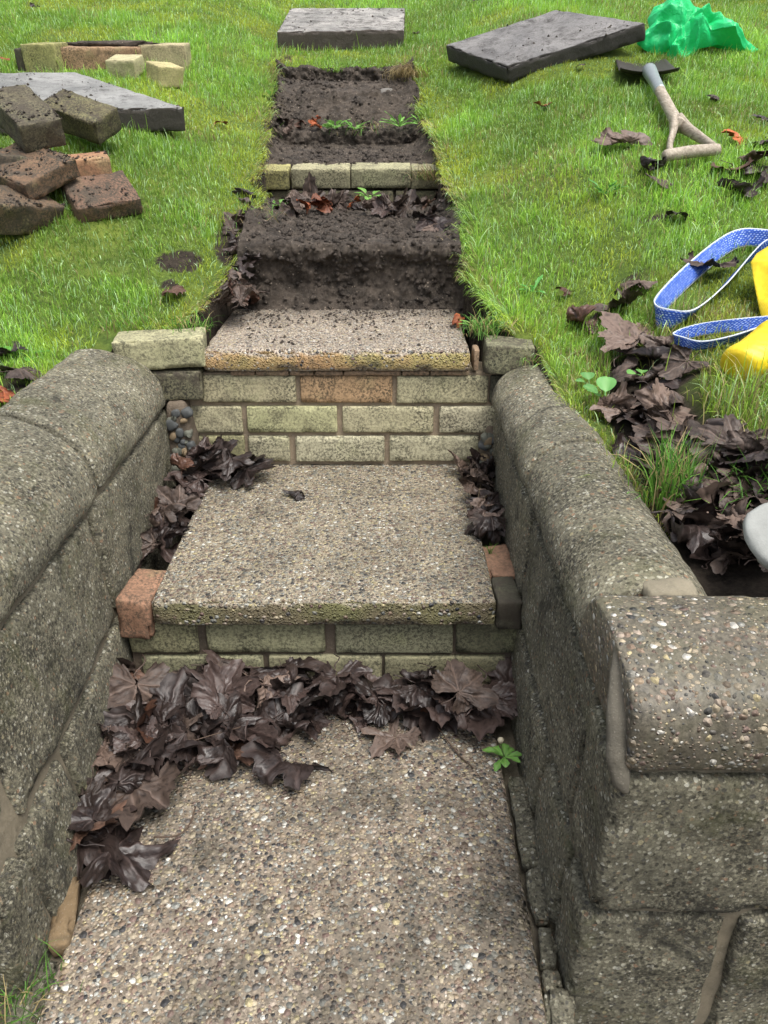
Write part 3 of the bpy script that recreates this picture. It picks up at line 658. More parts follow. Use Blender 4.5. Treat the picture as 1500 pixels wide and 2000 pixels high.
# ------------------------------------------------------------------ LOOSE BRICKS
def lb(px, py, size, rot, col, mat, label, seed, lift=0.0, **k):
    if mat is M['brick_dirty']: k.setdefault('amp', .006); k.setdefault('chip', .016)
    p = on_land(px, py); p[2] += lift
    if lift < .02: EXCL.append(np.array([[p[0] - .06, p[1] - .04], [p[0] + .06, p[1] - .04], [p[0] + .06, p[1] + .04], [p[0] - .06, p[1] + .04]]))
    return loose(k.pop('name', 'brick'), size, p, tuple(R(a) for a in rot), col, mat, label, seed, **k)
SZ = (.215, .102, .065)
DB = (.17, .12, .09)
# pile at the left
lb(22, 448, (.215, .12, .08), (22, 6, 62), (.22, .15, .10), M['brick_dirty'], 'dirty brown brick at the bottom left of the pile, leaning outwards', 201, .01)
lb(200, 400, (.175, .135, .050), (30, -6, 33), (.26, .16, .115), M['brick_dirty'], 'flat reddish-brown brick lying apart at the right foot of the pile', 202, .0, chip=.014)
lb(150, 352, (.19, .12, .05), (6, -3, 22), (.36, .20, .12), M['brick_clean'], 'broken terracotta brick under the two blackened bricks of the pile', 203, .01, chip=.014)
lb(62, 378, (.235, .17, .05), (20, 10, -34), (.27, .17, .11), M['brick_dirty'], 'mortar-crusted brick with orange edge in the middle of the pile', 204, .035, chip=.016, amp=.005)
top_ = lb(68, 322, (.235, .115, .075), (10, 22, -48), (.20, .18, .12), M['brick_dirty'], 'large soil-covered brick on top of the pile, sloping towards the path', 205, .085, chip=.008)
lb(170, 285, (.215, .105, .068), (24, 14, -27), (.22, .20, .11), M['brick_dirty'], 'mossy black brick on the pile resting against the wet grey slab', 206, .05, chip=.008)
lb(-5, 372, SZ, (0, 8, 20), (.15, .12, .09), M['brick_dirty'], 'dark brick cut by the left edge of the photo behind the pile', 207, .03)
# soil on the top brick
# half bricks
lb(250, 146, (.115, .105, .066), (14, 0, -8), (.46, .43, .27), M['brick_clean'], 'pale half brick with blotched top, left one beside the wet grey slab', 211, -.005, name='half_brick')
lb(322, 163, (.108, .10, .072), (13, 0, 42), (.50, .45, .24), M['brick_clean'], 'pale yellow half brick turned cornerwise, right one beside the wet grey slab', 212, -.005, name='half_brick')
# mortared chunk of bricks standing in a row behind
def px_brick(px0, px1, pyb, pyt, dpt, col, mat, label, seed, yaw=0, tilt=7):
    pyb += 10
    a, b = on_land(px0, pyb), on_land(px1, pyb); yf = (a[1] + b[1]) / 2
    wdt = abs(b[0] - a[0]); h = abs(on_y((px0 + px1) / 2, pyt, yf)[2] - on_y((px0 + px1) / 2, pyb, yf)[2])
    c = (a + b) / 2; c[1] += dpt / 2; c[2] = min(a[2], b[2]) - .01
    EXCL.append(np.array([[a[0], yf - .05], [b[0], yf - .05], [b[0], yf + dpt], [a[0], yf + dpt]]))
    return loose('brick', (wdt, dpt, h + .01), c, (R(tilt), 0, R(yaw)), col, mat, label, seed, chip=.008)
px_brick(33, 68, 128, 92, .10, (.07, .06, .05), M['brick_dirty'], 'blackened brick end at the far left of the standing brick row', 221, 8)
px_brick(54, 124, 132, 82, .11, (.36, .35, .15), M['brick'], 'mossy yellow brick standing on edge at the left of the brick row', 222, -12)
mid_ = px_brick(115, 272, 124, 88, .12, (.36, .24, .15), M['brick'], 'long orange-stained brick in the middle of the brick row on the left lawn', 223, 2)
px_brick(268, 370, 122, 82, .12, (.45, .40, .25), M['brick_clean'], 'buff brick at the right end of the brick row on the left lawn', 224, 0)

# soil and mortar crumbs on the brick row: one lump
def lump(name, px, py, size, label, cat, mat, seed, lift=0, rough=.35, freq=14):
    p = on_land(px, py); p[2] += lift
    n1, n2 = 40, 20; a = np.linspace(0, 2 * np.pi, n1, endpoint=False); b = np.linspace(-np.pi / 2, np.pi / 2, n2)
    A, B = np.meshgrid(a, b, indexing='ij'); S = np.stack([np.cos(A) * np.cos(B), np.sin(A) * np.cos(B), np.sin(B)], -1)
    S = S * (1 + rough * fbm(S * np.array(size) * 1.0 + seed, freq, 4, seed))[..., None] * np.array(size) / 2
    idx = np.arange(n1 * n2).reshape(n1, n2); nx = np.roll(idx, -1, 0)
    Q = np.stack([idx[:, :-1], nx[:, :-1], nx[:, 1:], idx[:, 1:]], -1).reshape(-1, 4)
    o = mk(name, S.reshape(-1, 3), Q, mat); o.location = p + np.array([0, 0, size[2] * .3]); return tag(o, label, cat)
o_ = lump('soil_clod', 235, 112, (.40, .10, .030), 'flat crust of dark soil on top of the standing brick row', 'soil clod', M['soil'], 3, .075, .5, 25); o_.location = Vector((mid_.location.x + .04, mid_.location.y + .02, mid_.location.z + max(v.co.z for v in mid_.data.vertices) + .004))
o_ = lump('embedded_stone', 756, 205, (.075, .05, .06), 'grey rounded stone embedded in the dug soil bank', 'stone', mat_plain('grey_stone', (.15, .14, .125), .7), 6, .0, .3, 10)
o_.location = on_y(756, 188, 3.78)
# pale flat stone at the right edge of the leaf bed
pp = on_z(1500, 1052, .505)
def _sh(P):
    a = P.copy(); u, v = P[:, 0] / .065, P[:, 1] / .055; a[:, 0] *= np.sqrt(1 - .42 * np.clip(v, -1, 1) ** 2); a[:, 1] *= np.sqrt(1 - .42 * np.clip(u, -1, 1) ** 2); return a
loose('flat_stone', (.13, .11, .016), tuple(pp + np.array([.035, 0, 0])), (R(26), R(-10), R(12)), (.5, .5, .48), mat_plain('pale_stone', (.24, .25, .235), .6, .4, .7, 60, .8), 'pale grey flat stone in the leaves at the right side of the photo', 232, cat='stone', chip=.004, r=.0075, amp=.003, shape=_sh)

EXCL.append(np.array([on_land(1436, 735)[:2], on_land(1700, 735)[:2], on_land(1700, 640)[:2], on_land(1470, 640)[:2]]))
def crumbs_on(objs, n, smin, smax, label, seed, power=4, cl=12):
    rr = np.random.default_rng(seed); P = []
    for o in objs:
        mw = np.array(o.matrix_basis); me = o.data; v = np.empty(len(me.vertices) * 3); me.vertices.foreach_get('co', v); v = v.reshape(-1, 3)
        nn = np.array([x.normal for x in me.vertices]) @ mw[:3, :3].T; w3 = v @ mw[:3, :3].T + mw[:3, 3]; P.append(w3[nn[:, 2] > .6])
    P = np.vstack(P); P = P[fbm(P, cl, 3, seed) > rr.uniform(-.15, .5, len(P))]; P = P[rr.integers(0, len(P), n)] + rr.normal(0, .004, (n, 3)) * np.array([1, 1, .15])
    base = np.array([(0, 0, 1), (1, 0, 0), (.1, 1, 0), (-1, .1, 0), (0, -1, .1), (0, 0, -.8)], float); tri = np.array([(0, 1, 2), (0, 2, 3), (0, 3, 4), (0, 4, 1), (5, 2, 1), (5, 3, 2), (5, 4, 3), (5, 1, 4)])
    s_ = smin + (smax - smin) * rr.random(n) ** power; B = base[None] * s_[:, None, None] * rr.uniform(.55, 1.35, (n, 6, 1)); a = rr.uniform(0, 6.3, n); c, q = np.cos(a)[:, None], np.sin(a)[:, None]
    B = np.stack([B[..., 0] * c - B[..., 1] * q, B[..., 0] * q + B[..., 1] * c, B[..., 2] * .8], -1) + P[:, None]
    tag(mk('soil_crumbs', B.reshape(-1, 3), (tri[None] + 6 * np.arange(n)[:, None, None]).reshape(-1, 3), M['soil_crumb']), label, 'soil', kind='stuff')
slabs_ = [o for o in COL.objects if o.name.startswith('paving_slab') and 'upturned' in o.get('label', '')]
crumbs_on(slabs_, 420, .0015, .008, 'crumbs of dark soil on the three upturned slabs', 71, 4, 7)
crumbs_on([o for o in COL.objects if o.name.startswith('brick') and 'pile' in o.get('label', '')], 1800, .001, .006, 'crumbs of dark soil clinging to the pile of bricks', 72, 3, 16)
# ------------------------------------------------------------------ SPADE
M['wood'] = None
def mat_wood():
    s = N('weathered_wood'); mp = s.n('Mapping'); s.set(mp.inputs[0], s.co); mp.inputs['Scale'].default_value = (60, 7, 60)
    c = s.mix(s.ramp(s.noise(2.2, 8, .7, .6, co=mp.outputs[0]), [(.3, 0), (.7, 1)]), (.15, .12, .09), (.52, .46, .37))
    return s.done(c, .7, s.bump(s.noise(2.5, 8, .8, co=mp.outputs[0]), .4, .002), .3)
M['wood'] = mat_wood(); M['steel'] = mat_plain('worn_steel', (.36, .40, .40), .42, .5, .35, 80, .3, .65); M['darksteel'] = mat_plain('muddy_steel', (.045, .04, .035), .6, .4, .5, 60, .6, .3)
def spade():
    zz = .025
    A = on_land(1268, 138, .055); B = on_land(1322, 240, .05)
    gl, gr_ = on_land(1305, 303, .04), on_land(1398, 292, .04)
    root = empty('spade', tuple((A + B) / 2 - np.array([0, 0, .03])), 'old garden spade with split wooden D-handle lying on the right lawn', 'spade'); L = np.array(root.location)
    dirn = (B - A) / np.linalg.norm(B - A); M1 = A + (B - A) * .43
    def tb(n, pts, rad, mat, m=24, sq=1.0, par=root, nn=14):
        V, Fc = tube(smooth_path(pts, m), np.interp(np.linspace(0, 1, m), np.linspace(0, 1, len(np.atleast_1d(rad))), np.atleast_1d(rad)), nn, sq); return fix_fn(mk(n, V - L, Fc, mat, par))
    w_ = np.linalg.norm(gr_ - gl); print('SPADE grip width', w_, 'len', np.linalg.norm(B - A))
    k = w_ / .135; EXCL.append(np.array([[A[0] - .10 * k, A[1] - .02], [A[0] + .10 * k, A[1] - .02], [A[0] + .08 * k, A[1] + .2], [A[0] - .12 * k, A[1] + .2]]))
    tb('socket', [A, M1 + dirn * .01], [.024 * k, .019 * k, .0175 * k], M['steel'])
    tb('shaft', [M1, B, B + dirn * .015], [.0165 * k, .0165 * k, .019 * k, .021 * k], M['wood'])
    ax = (gr_ - gl) / w_
    def yoke(side, end, o):
        mid = (B + end) / 2 + ax * side * .028 * k + np.array([0, 0, .004])
        tb('handle_yoke', [B - dirn * .01 + ax * side * .007 * k, B + (end - B) * .3 + ax * side * .004 * k, B + (end - B) * .65 + ax * side * .004 * k, end - ax * side * .004 * k], [.014 * k, .0095 * k, .0075 * k, .009 * k], M['wood'], 30, 1.7)
    yoke(-1, gl, 0); yoke(1, gr_, 0)
    g = tb('grip', [gl - ax * .014, gl, (gl + gr_) / 2 + np.array([0, 0, .002]), gr_, gr_ + ax * .010], [.011 * k, .0145 * k, .0155 * k, .0145 * k, .011 * k], M['wood'], 20)
    # blade beyond the socket: a slightly dished plate with a turned tread
    side = np.cross(dirn, [0, 0, 1]); side /= np.linalg.norm(side)
    upv = land_n(A); d2 = -(dirn - upv * np.dot(dirn, upv)); d2 /= np.linalg.norm(d2)
    V, Fs = [], []; nu, nv = 21, 25
    for s_ in (0, 1):
        for i in range(nu):
            for j in range(nv):
                u, v = i / (nu - 1) * 2 - 1, j / (nv - 1)
                wdt = .098 * k * (1 - .10 * v); p = A + side * u * wdt + d2 * (v * .27 * k - .01) + upv * (-.016 + .014 * u * u - .02 * v - .003 * s_ + .016 * math.exp(-(v / .05) ** 2))
                V.append(p)
    V = np.array(V); I = np.arange(nu * nv).reshape(nu, nv)
    for i in range(nu - 1):
        for j in range(nv - 1):
            Fs.append([I[i, j], I[i + 1, j], I[i + 1, j + 1], I[i, j + 1]]); Fs.append([x + nu * nv for x in (I[i, j + 1], I[i + 1, j + 1], I[i + 1, j], I[i, j])])
    per = [I[i, 0] for i in range(nu)] + [I[nu - 1, j] for j in range(1, nv)] + [I[i, nv - 1] for i in range(nu - 2, -1, -1)] + [I[0, j] for j in range(nv - 2, 0, -1)]
    for a, b in zip(per, per[1:] + per[:1]): Fs.append([a, b, b + nu * nv, a + nu * nv])
    fix_fn(mk('blade', V - L, [[int(x) for x in f] for f in Fs], M['darksteel'], root))
spade()

# ------------------------------------------------------------------ GREEN PLASTIC BAG, YELLOW BAG
def pillow(outline, n_a, n_r, depth, fold, seed, creases, core=(0, 0)):
    """outline: closed 2D polygon (metres); returns local (u, w, n) points of a crumpled closed skin"""
    o = np.asarray(outline, float); o2 = np.vstack([o, o[:1]]); t = np.concatenate([[0], np.cumsum(np.linalg.norm(np.diff(o2, axis=0), axis=1))])
    s = np.linspace(0, t[-1], n_a, endpoint=False); ox, oy = np.interp(s, t, o2[:, 0]), np.interp(s, t, o2[:, 1]); c = np.array(core)
    V, Q = [], []
    for side in (1, -1):
        for j in range(n_r):
            r = (j + .0) / (n_r - 1); r = 1 - (1 - r) ** 1.25
            x = c[0] + (ox - c[0]) * r; y = c[1] + (oy - c[1]) * r
            p = np.stack([x, y, x * 0], -1)
            ridge = 0
            for (ang, fr, am, ph) in creases:
                q = (x * math.cos(ang) + y * math.sin(ang)) * fr + ph + 1.4 * fbm(p, 7, 2, seed + 5)
                ridge = ridge + am * (1 - 2 * np.abs(2 * (q - np.floor(q)) - 1))
            hgt = depth * (1 - r ** 2.4) ** .7 + (ridge + fold * fbm(p, 16, 3, seed)) * (1 - r ** 6)
            V.append(np.stack([x, y, side * np.maximum(hgt, .001) if side > 0 else -.45 * depth * (1 - r ** 3)], -1) if side > 0 else np.stack([x, y, -.45 * depth * (1 - r ** 3) + 0 * x], -1))
    V = np.array(V)            # (2*n_r, n_a, 3)
    idx = np.arange(2 * n_r * n_a).reshape(2 * n_r, n_a); Fs = []
    for sd3 in (0, 1):
        for j in range(n_r - 1):
            for i in range(n_a):
                a, b = idx[sd3 * n_r + j, i], idx[sd3 * n_r + j, (i + 1) % n_a]; e, f = idx[sd3 * n_r + j + 1, (i + 1) % n_a], idx[sd3 * n_r + j + 1, i]
                Fs.append([a, b, e, f] if sd3 == 0 else [f, e, b, a])
    for i in range(n_a): Fs.append([idx[n_r - 1, i], idx[n_r - 1, (i + 1) % n_a], idx[2 * n_r - 1, (i + 1) % n_a], idx[2 * n_r - 1, i]])
    return V.reshape(-1, 3), [[int(a) for a in f] for f in Fs]
def cloth_obj(name, outline_px, core_px, base_px, lean, depth, fold, seed, creases, mat, na=150, nr=34, parent=None, push=0.0):
    """a crumpled bag: its outline lies in a plane leaning back from the ground at base_px"""
    p0 = on_land(*base_px); p0[1] += push; n = np.array([0, -math.sin(lean), math.cos(lean)]); e1 = np.array([1.0, 0, 0]); e2 = np.cross(n, e1)
    def uv(px, py): q = on_plane(px, py, p0, n) - p0; return (q @ e1, q @ e2)
    V, Fc = pillow([uv(*p) for p in outline_px], na, nr, depth, fold, seed, creases, uv(*core_px))
    W = V[:, :1] * e1 + V[:, 1:2] * e2 + V[:, 2:] * n + p0 - p0
    o = mk(name, W, Fc, mat, parent); o.location = p0 if parent is None else p0 - np.array(parent.location); return fix_fn(o)
def mat_plastic(name, col, rough=.28, trans=.3):
    s = N(name); s.set(s.b.inputs['Base Color'], s.mix(s.noise(12, 4), tuple(x * .8 for x in col), col)); s.set(s.b.inputs['Roughness'], rough)
    nb = s.bump(s.noise(28, 4, .6, 1.2), .5, .01); nb = s.bump(s.noise(110, 3, .6, 1), .3, .003, nb); s.t.links.new(nb, s.b.inputs['Normal'])
    tr = s.n('BsdfTranslucent'); s.set(tr.inputs[0], col); mx = s.n('MixShader'); mx.inputs[0].default_value = trans
    s.t.links.new(s.b.outputs[0], mx.inputs[1]); s.t.links.new(tr.outputs[0], mx.inputs[2]); s.t.links.new(mx.outputs[0], s.out.inputs[0]); return s.m
gb = cloth_obj('plastic_bag', [(1243, 86), (1256, 66), (1268, 55), (1264, 38), (1277, 14), (1300, 5), (1332, 7), (1362, 20), (1392, 40), (1412, 40), (1436, 50), (1450, 78), (1482, 97), (1470, 105), (1446, 98), (1425, 92), (1400, 88), (1378, 93), (1362, 96), (1356, 106), (1330, 118), (1306, 126), (1297, 116), (1318, 104), (1285, 108), (1262, 100)],
               (1330, 62), (1330, 112), R(50), .06, .010, 5, [(.45, 4.2, .030, .2), (2.3, 6, .018, .5), (1.3, 15, .011, .1), (2.9, 20, .004, .3), (.9, 27, .0022, .7)], mat_plastic('green_plastic', (.02, .66, .21), .36, .2), 300, 60)
tag(gb, 'crumpled bright green plastic bag on the upper right lawn above the spade', 'plastic bag')

yb = empty('carrier_bag', tuple(on_land(1500, 640)), 'yellow carrier bag with blue woven straps lying at the right edge of the lawn', 'bag')
def mat_yellow():
    s = N('yellow_woven'); c = s.mix(s.noise(9, 5, .6), (.62, .44, .01), (.86, .66, .02)); wv = s.n('TexWave'); s.set(wv.inputs['Vector'], s.co); wv.inputs['Scale'].default_value = 160
    return s.done(c, .42, s.bump(wv.outputs['Fac'], .15, .001, s.bump(s.noise(12, 3), .6, .02)), .5)
def mat_strap():
    s = N('blue_webbing'); at = s.sep(s.attr()); u = s.math('MULTIPLY', at[0], 1.0); v = at[1]
    cmb = s.n('CombineXYZ'); s.set(cmb.inputs[0], s.math('ADD', s.math('MULTIPLY', at[0], 130), s.math('MULTIPLY', at[1], 5))); s.set(cmb.inputs[1], s.math('MULTIPLY', at[1], 9))
    ck = s.vor(1.0, co=cmb.outputs[0], rnd=.3)
    c = s.mix(s.ramp(ck, [(.20, 1), (.34, 0)]), (.03, .09, .42), (.42, .56, .85))
    edge = s.ramp(s.math('ABSOLUTE', s.math('SUBTRACT', v, .5)), [(.43, 0), (.455, 1)])
    c = s.mix(edge, c, (.55, .60, .66)); return s.done(c, .7, s.bump(ck, .7, .002), .3)
M['yellow'] = mat_yellow(); M['strap'] = mat_strap()
cloth_obj('bag_body', [(1466, 512), (1478, 495), (1505, 478), (1600, 470), (1720, 520), (1700, 650), (1600, 700), (1520, 668), (1497, 650), (1484, 610), (1474, 560)], (1570, 585), (1500, 640), R(32), .05, .012, 9, [(.8, 5, .018, .3), (2.6, 8, .012, .1)], M['yellow'], 150, 30, yb)
ya, yb2 = on_land(1446, 712, .042), on_land(1530, 655, .055); yd = (yb2 - ya) / np.linalg.norm(yb2 - ya)
V, Fc = tube(smooth_path([ya - yd * .012, ya - yd * .008, ya + yd * .004, ya + yd * .05, yb2, yb2 + yd * .14], 40), np.interp(np.linspace(0, 1, 40), [0, .2, .4, .6, .8, 1], [.014, .031, .040, .041, .043, .055]), 40, .85)
V = V + .006 * np.stack([fbm(V, 16, 3, 3 + i) for i in range(3)], -1)
fix_fn(mk('bag_corner', V - np.array(yb.location), Fc, M['yellow'], yb))
def ribbon(name, pts, width, wdirs, mat, parent, n=110, th=.0014):
    P = smooth_path(pts, n); Wd = smooth_path(wdirs, n); Wd /= np.linalg.norm(Wd, axis=1, keepdims=True)
    L = np.array(parent.location); T = np.gradient(P, axis=0); T /= np.linalg.norm(T, axis=1, keepdims=True)
    V, C, Fs = [], [], []; m = 7; al = np.concatenate([[0], np.cumsum(np.linalg.norm(np.diff(P, axis=0), axis=1))])
    for i in range(n):
        nn = np.cross(T[i], Wd[i]); nn /= np.linalg.norm(nn)
        for s_ in (1, -1):
            for j in range(m):
                t = j / (m - 1); V.append(P[i] + Wd[i] * width * t + nn * th * s_); C.append((al[i], t, 0))
    k = 2 * m
    for i in range(n - 1):
        for j in range(m - 1):
            Fs.append([i * k + j, i * k + j + 1, (i + 1) * k + j + 1, (i + 1) * k + j]); Fs.append([(i + 1) * k + m + j, (i + 1) * k + m + j + 1, i * k + m + j + 1, i * k + m + j])
        for j in (0, m - 1): Fs.append([i * k + j, (i + 1) * k + j, (i + 1) * k + m + j, i * k + m + j])
    return fix_fn(mk(name, np.array(V) - L, Fs, mat, parent, cols=np.array(C)))
def gpts(l, lift=.006):
    out = []
    for p in l:
        q = on_land(p[0], p[1], p[2] if len(p) > 2 else lift); out.append(q)
    return out
ribbon('strap', gpts([(1530, 492, .03), (1492, 484, .02), (1452, 482, .012), (1415, 500), (1350, 556), (1296, 612), (1282, 634), (1296, 642), (1330, 632), (1390, 582), (1440, 528), (1478, 505, .02), (1515, 500, .03)]), .045,
       [(0, .3, 1), (0, .45, 1), (-.2, .5, 1), (-.35, .5, .9), (-.4, .4, .9), (-.4, .2, 1), (-.2, -.1, 1), (.2, -.2, 1), (.35, -.5, .8), (.4, -.5, .8), (.3, -.5, .8), (.2, -.2, 1), (0, 0, 1)], M['strap'], yb)
ribbon('strap', gpts([(1510, 642, .03), (1440, 648, .02), (1370, 656), (1322, 672), (1330, 682), (1360, 684), (1420, 672), (1480, 650, .015), (1510, 640, .02)], .005), .026,
       [(0, .3, 1), (0, .4, 1), (0, .5, .9), (-.4, .1, 1), (0, -.1, 1), (.1, -.5, .8), (.2, -.5, .8), (.2, -.5, .8), (0, 0, 1)], M['strap'], yb)

# ------------------------------------------------------------------ DEAD LEAVES
def leaf_shape(seed, size=.1, kind='crumple'):
    rr = random.Random(seed); na, nr = 97, 15
    th = np.linspace(-2.55, 2.55, na); rf = np.linspace(0.02, 1, nr) ** .85
    lobes = [(0, 1.0, .46), (.84, .90, .46), (-.84, .90, .46), (1.66, .68, .50), (-1.66, .68, .50)]
    Ro = np.full(na, .54)
    for a, l, w_ in lobes: Ro = np.maximum(Ro, l * rr.uniform(.72, 1.08) * np.exp(-np.abs((th - a) / w_) ** 1.6 * .62))
    Ro = Ro * (1 + .055 * np.abs(((th * 5.2) % 1) - .5) * 4 - .05)
    Ro = np.where(np.abs(th) > 2.2, Ro * np.interp(np.abs(th), [2.2, 2.55], [1, .7]), Ro)
    TH, RF = np.meshgrid(th, rf, indexing='ij'); RR = Ro[:, None] * RF * size
    x, y = np.sin(TH) * RR, np.cos(TH) * RR
    dv = np.min([np.abs(TH - a) * RR for a, _, _ in lobes], axis=0)
    vein = np.exp(-(dv / .0011) ** 2) * (RF < .98)
    ribs = np.zeros_like(x)
    amin = np.argmin([np.abs(TH - a) for a, _, _ in lobes], axis=0); aa = np.array([l[0] for l in lobes])[amin]
    lx = RR * np.abs(np.sin(TH - aa)); ly = RR * np.cos(TH - aa)
    ph = (ly - lx * .9) / (size * .105); tri = np.abs(2 * (ph - np.floor(ph)) - 1)
    z = -.045 * size * np.exp(-(dv / (size * .05)) ** 2) + .034 * size * tri * sstep(.0, .05 * size, lx)
    fur = sstep(.75, 1.0, 1 - tri) * sstep(0, .05 * size, lx)
    p = np.stack([x, y - .45 * size, z], -1).reshape(-1, 3)
    p[:, 2] += (.16 * size * fbm(p / size, 1.6, 3, seed) + .05 * size * fbm(p / size, 5, 2, seed + 3))
    k1, k2, c1 = rr.randint(2, 4), rr.uniform(0, 6), rr.uniform(.12, .30)
    p[:, 2] += (size * c1 * RF ** 3 * (np.sin(TH * k1 + k2) * .6 + .5)).ravel()          # edges curl up as the leaf dries
    # stem in the same mesh
    st = np.array([[0, -.45 * size, 0], [.004, -.62 * size, .004], [.01 * rr.uniform(-1, 1), -.85 * size, .010], [.03 * rr.uniform(-1, 1), -1.05 * size, .006]])
    SV, SF = tube(smooth_path(st, 8), [.0011] * 7 + [.0017], 5)
    nb = len(p); pts = np.vstack([p, SV])
    def bend(pts, ang, k):
        c, s = math.cos(ang), math.sin(ang); u = pts[:, 0] * c + pts[:, 1] * s; v = -pts[:, 0] * s + pts[:, 1] * c; z = pts[:, 2]
        phi = u * k; rad = 1 / k - z
        u2 = np.sin(phi) * rad; z2 = 1 / k - np.cos(phi) * rad
        return np.stack([u2 * c - v * s, u2 * s + v * c, z2], -1)
    if kind == 'roll': pts = bend(pts, rr.uniform(-.5, .5), rr.choice([-1, 1]) * rr.uniform(2.6, 4.4) / size); pts = bend(pts, 1.5, rr.uniform(-.7, .7) / size)
    elif kind == 'fold': pts = bend(pts, rr.uniform(0, 3), rr.uniform(2.2, 3.4) / size); pts = bend(pts, rr.uniform(0, 3), -rr.uniform(1.0, 1.8) / size)
    elif kind == 'flat': pts = bend(pts, rr.uniform(0, 3), rr.choice([-1, 1]) * rr.uniform(.3, .7) / size)
    else: pts = bend(pts, rr.uniform(0, 3), rr.choice([-1, 1]) * rr.uniform(1.5, 2.6) / size); pts = bend(pts, rr.uniform(0, 3), rr.choice([-1, 1]) * rr.uniform(.9, 1.7) / size)
    q = pts - pts[:nb].mean(0)
    q = q + .035 * size * np.stack([fbm(q / size + 9, 9.0, 3, seed + 7 + i) for i in range(3)], -1) + .055 * size * np.stack([fbm(q / size + 5, 4.0, 3, seed + i) for i in range(3)], -1)
    Q = grid_faces(na, nr).tolist() + [[a + nb for a in f] for f in SF]
    C = np.zeros((len(q), 3)); C[:nb, 0] = vein.ravel(); C[:nb, 1] = fur.ravel(); C[nb:, 0] = .3
    me = bpy.data.meshes.new('dead_leaf'); me.from_pydata(q.tolist(), [], Q)
    a = me.color_attributes.new('col', 'FLOAT_COLOR', 'POINT'); cc = np.ones((len(q), 4), np.float32); cc[:, :3] = C; a.data.foreach_set('color', cc.ravel())
    me.polygons.foreach_set('use_smooth', [True] * len(me.polygons)); me.update(); return me
kinds = ['roll', 'crumple', 'fold', 'flat', 'roll', 'crumple', 'flat', 'fold', 'crumple', 'roll', 'crumple', 'flat', 'crumple', 'fold', 'roll', 'crumple', 'crumple']
LV = {}
for mn in ('leaf_dark', 'leaf', 'leaf_red'):
    LV[mn] = []
for i, k in enumerate(kinds):
    me = leaf_shape(300 + i, .1, k)
    for mn in ('leaf_dark', 'leaf', 'leaf_red'):
        m2 = me.copy(); m2.materials.append(M[mn]); LV[mn].append(m2)
lrng = random.Random(99); NLEAF = [0]
def leaf(p, size, tilt, label, group, mat='leaf_dark', kind=None, yaw=None):
    cand = [i for i, k in enumerate(kinds) if kind is None or k in kind]
    ci_ = lrng.choice(cand); o = bpy.data.objects.new('dead_leaf', LV[mat][ci_]); o['look'] = kinds[ci_]; COL.objects.link(o); NLEAF[0] += 1
    o.location = p; s = size / .1; o.scale = (s, s * lrng.uniform(.8, 1.1), s * lrng.uniform(.45, .9))
    o.rotation_euler = (R(lrng.uniform(-tilt, tilt)), R(lrng.uniform(-tilt, tilt)) + (math.pi if lrng.random() < .4 else 0), lrng.uniform(0, 6.28) if yaw is None else yaw)
    return tag(o, label, 'leaf', group)
def inpoly(x, y, poly):
    c = False; n = len(poly)
    for i in range(n):
        x0, y0 = poly[i]; x1, y1 = poly[(i + 1) % n]
        if (y0 > y) != (y1 > y) and x < (x1 - x0) * (y - y0) / (y1 - y0) + x0: c = not c
    return c
LOOK = {'roll': 'rolled', 'crumple': 'crumpled', 'fold': 'folded', 'flat': 'flat'}
MARKS = {'leaves heaped on the lowest slab': [((250, 1380), 'in the heap at the left wall end of the low riser'), ((400, 1380), 'in the heap below the left riser brick'), ((560, 1400), 'in the heap before the middle of the low riser'),
                                              ((300, 1480), 'at the lower left of the heap on the lowest slab'), ((430, 1480), 'at the lower edge of the heap on the lowest slab')],
         'leaves in the bed behind the right wall': [((1240, 720), 'at the top of the leaf bed behind the right wall'), ((1230, 820), 'in the leaf bed beside the round-leaved weeds'), ((1310, 780), 'in the leaf bed below the lower blue strap'),
                                                    ((1290, 880), 'in the leaf bed above the green grass tuft'), ((1380, 900), 'in the leaf bed right of the green grass tuft'), ((1360, 1000), 'in the leaf bed below the green grass tuft'),
                                                    ((1400, 1100), 'in the leaf bed behind the pebbly coping'), ((1440, 1020), 'in the leaf bed left of the pale flat stone')],
         'leaves heaped at the right of the riser': [((720, 1380), 'in the right half of the heap along the low riser'), ((900, 1380), 'in the heap by the right wall corner of the low riser')],
         'leaves drifted against the left wall': [((250, 1470), 'at the upper end of the drift against the left wall'), ((190, 1600), 'at the lower end of the drift against the left wall')],
         'leaves before the edging bricks': [((550, 410), 'in the left third before the pale edging bricks'), ((680, 410), 'at the middle before the pale edging bricks'), ((810, 410), 'in the right third before the pale edging bricks')],
         'leaves above the flat stone': [((1420, 930), 'in the bed right of the grass tuft near the frame edge'), ((1480, 920), 'at the frame edge above the pale flat stone'), ((1470, 985), 'touching the dark grass sprig above the pale flat stone')],
         'leaves in the left back corner': [((370, 960), 'in the left back corner of the middle slab near the wall'), ((470, 925), 'in the left back corner heap against the yellow riser')],
         'leaves in the left gap of the middle slab': [((370, 980), 'at the back of the left gap beside the middle slab'), ((310, 1090), 'at the front of the left gap beside the middle slab')],
         'leaves on the right of the middle slab': [((910, 930), 'in the right back corner of the middle slab'), ((945, 1040), 'along the right side of the middle slab')]}
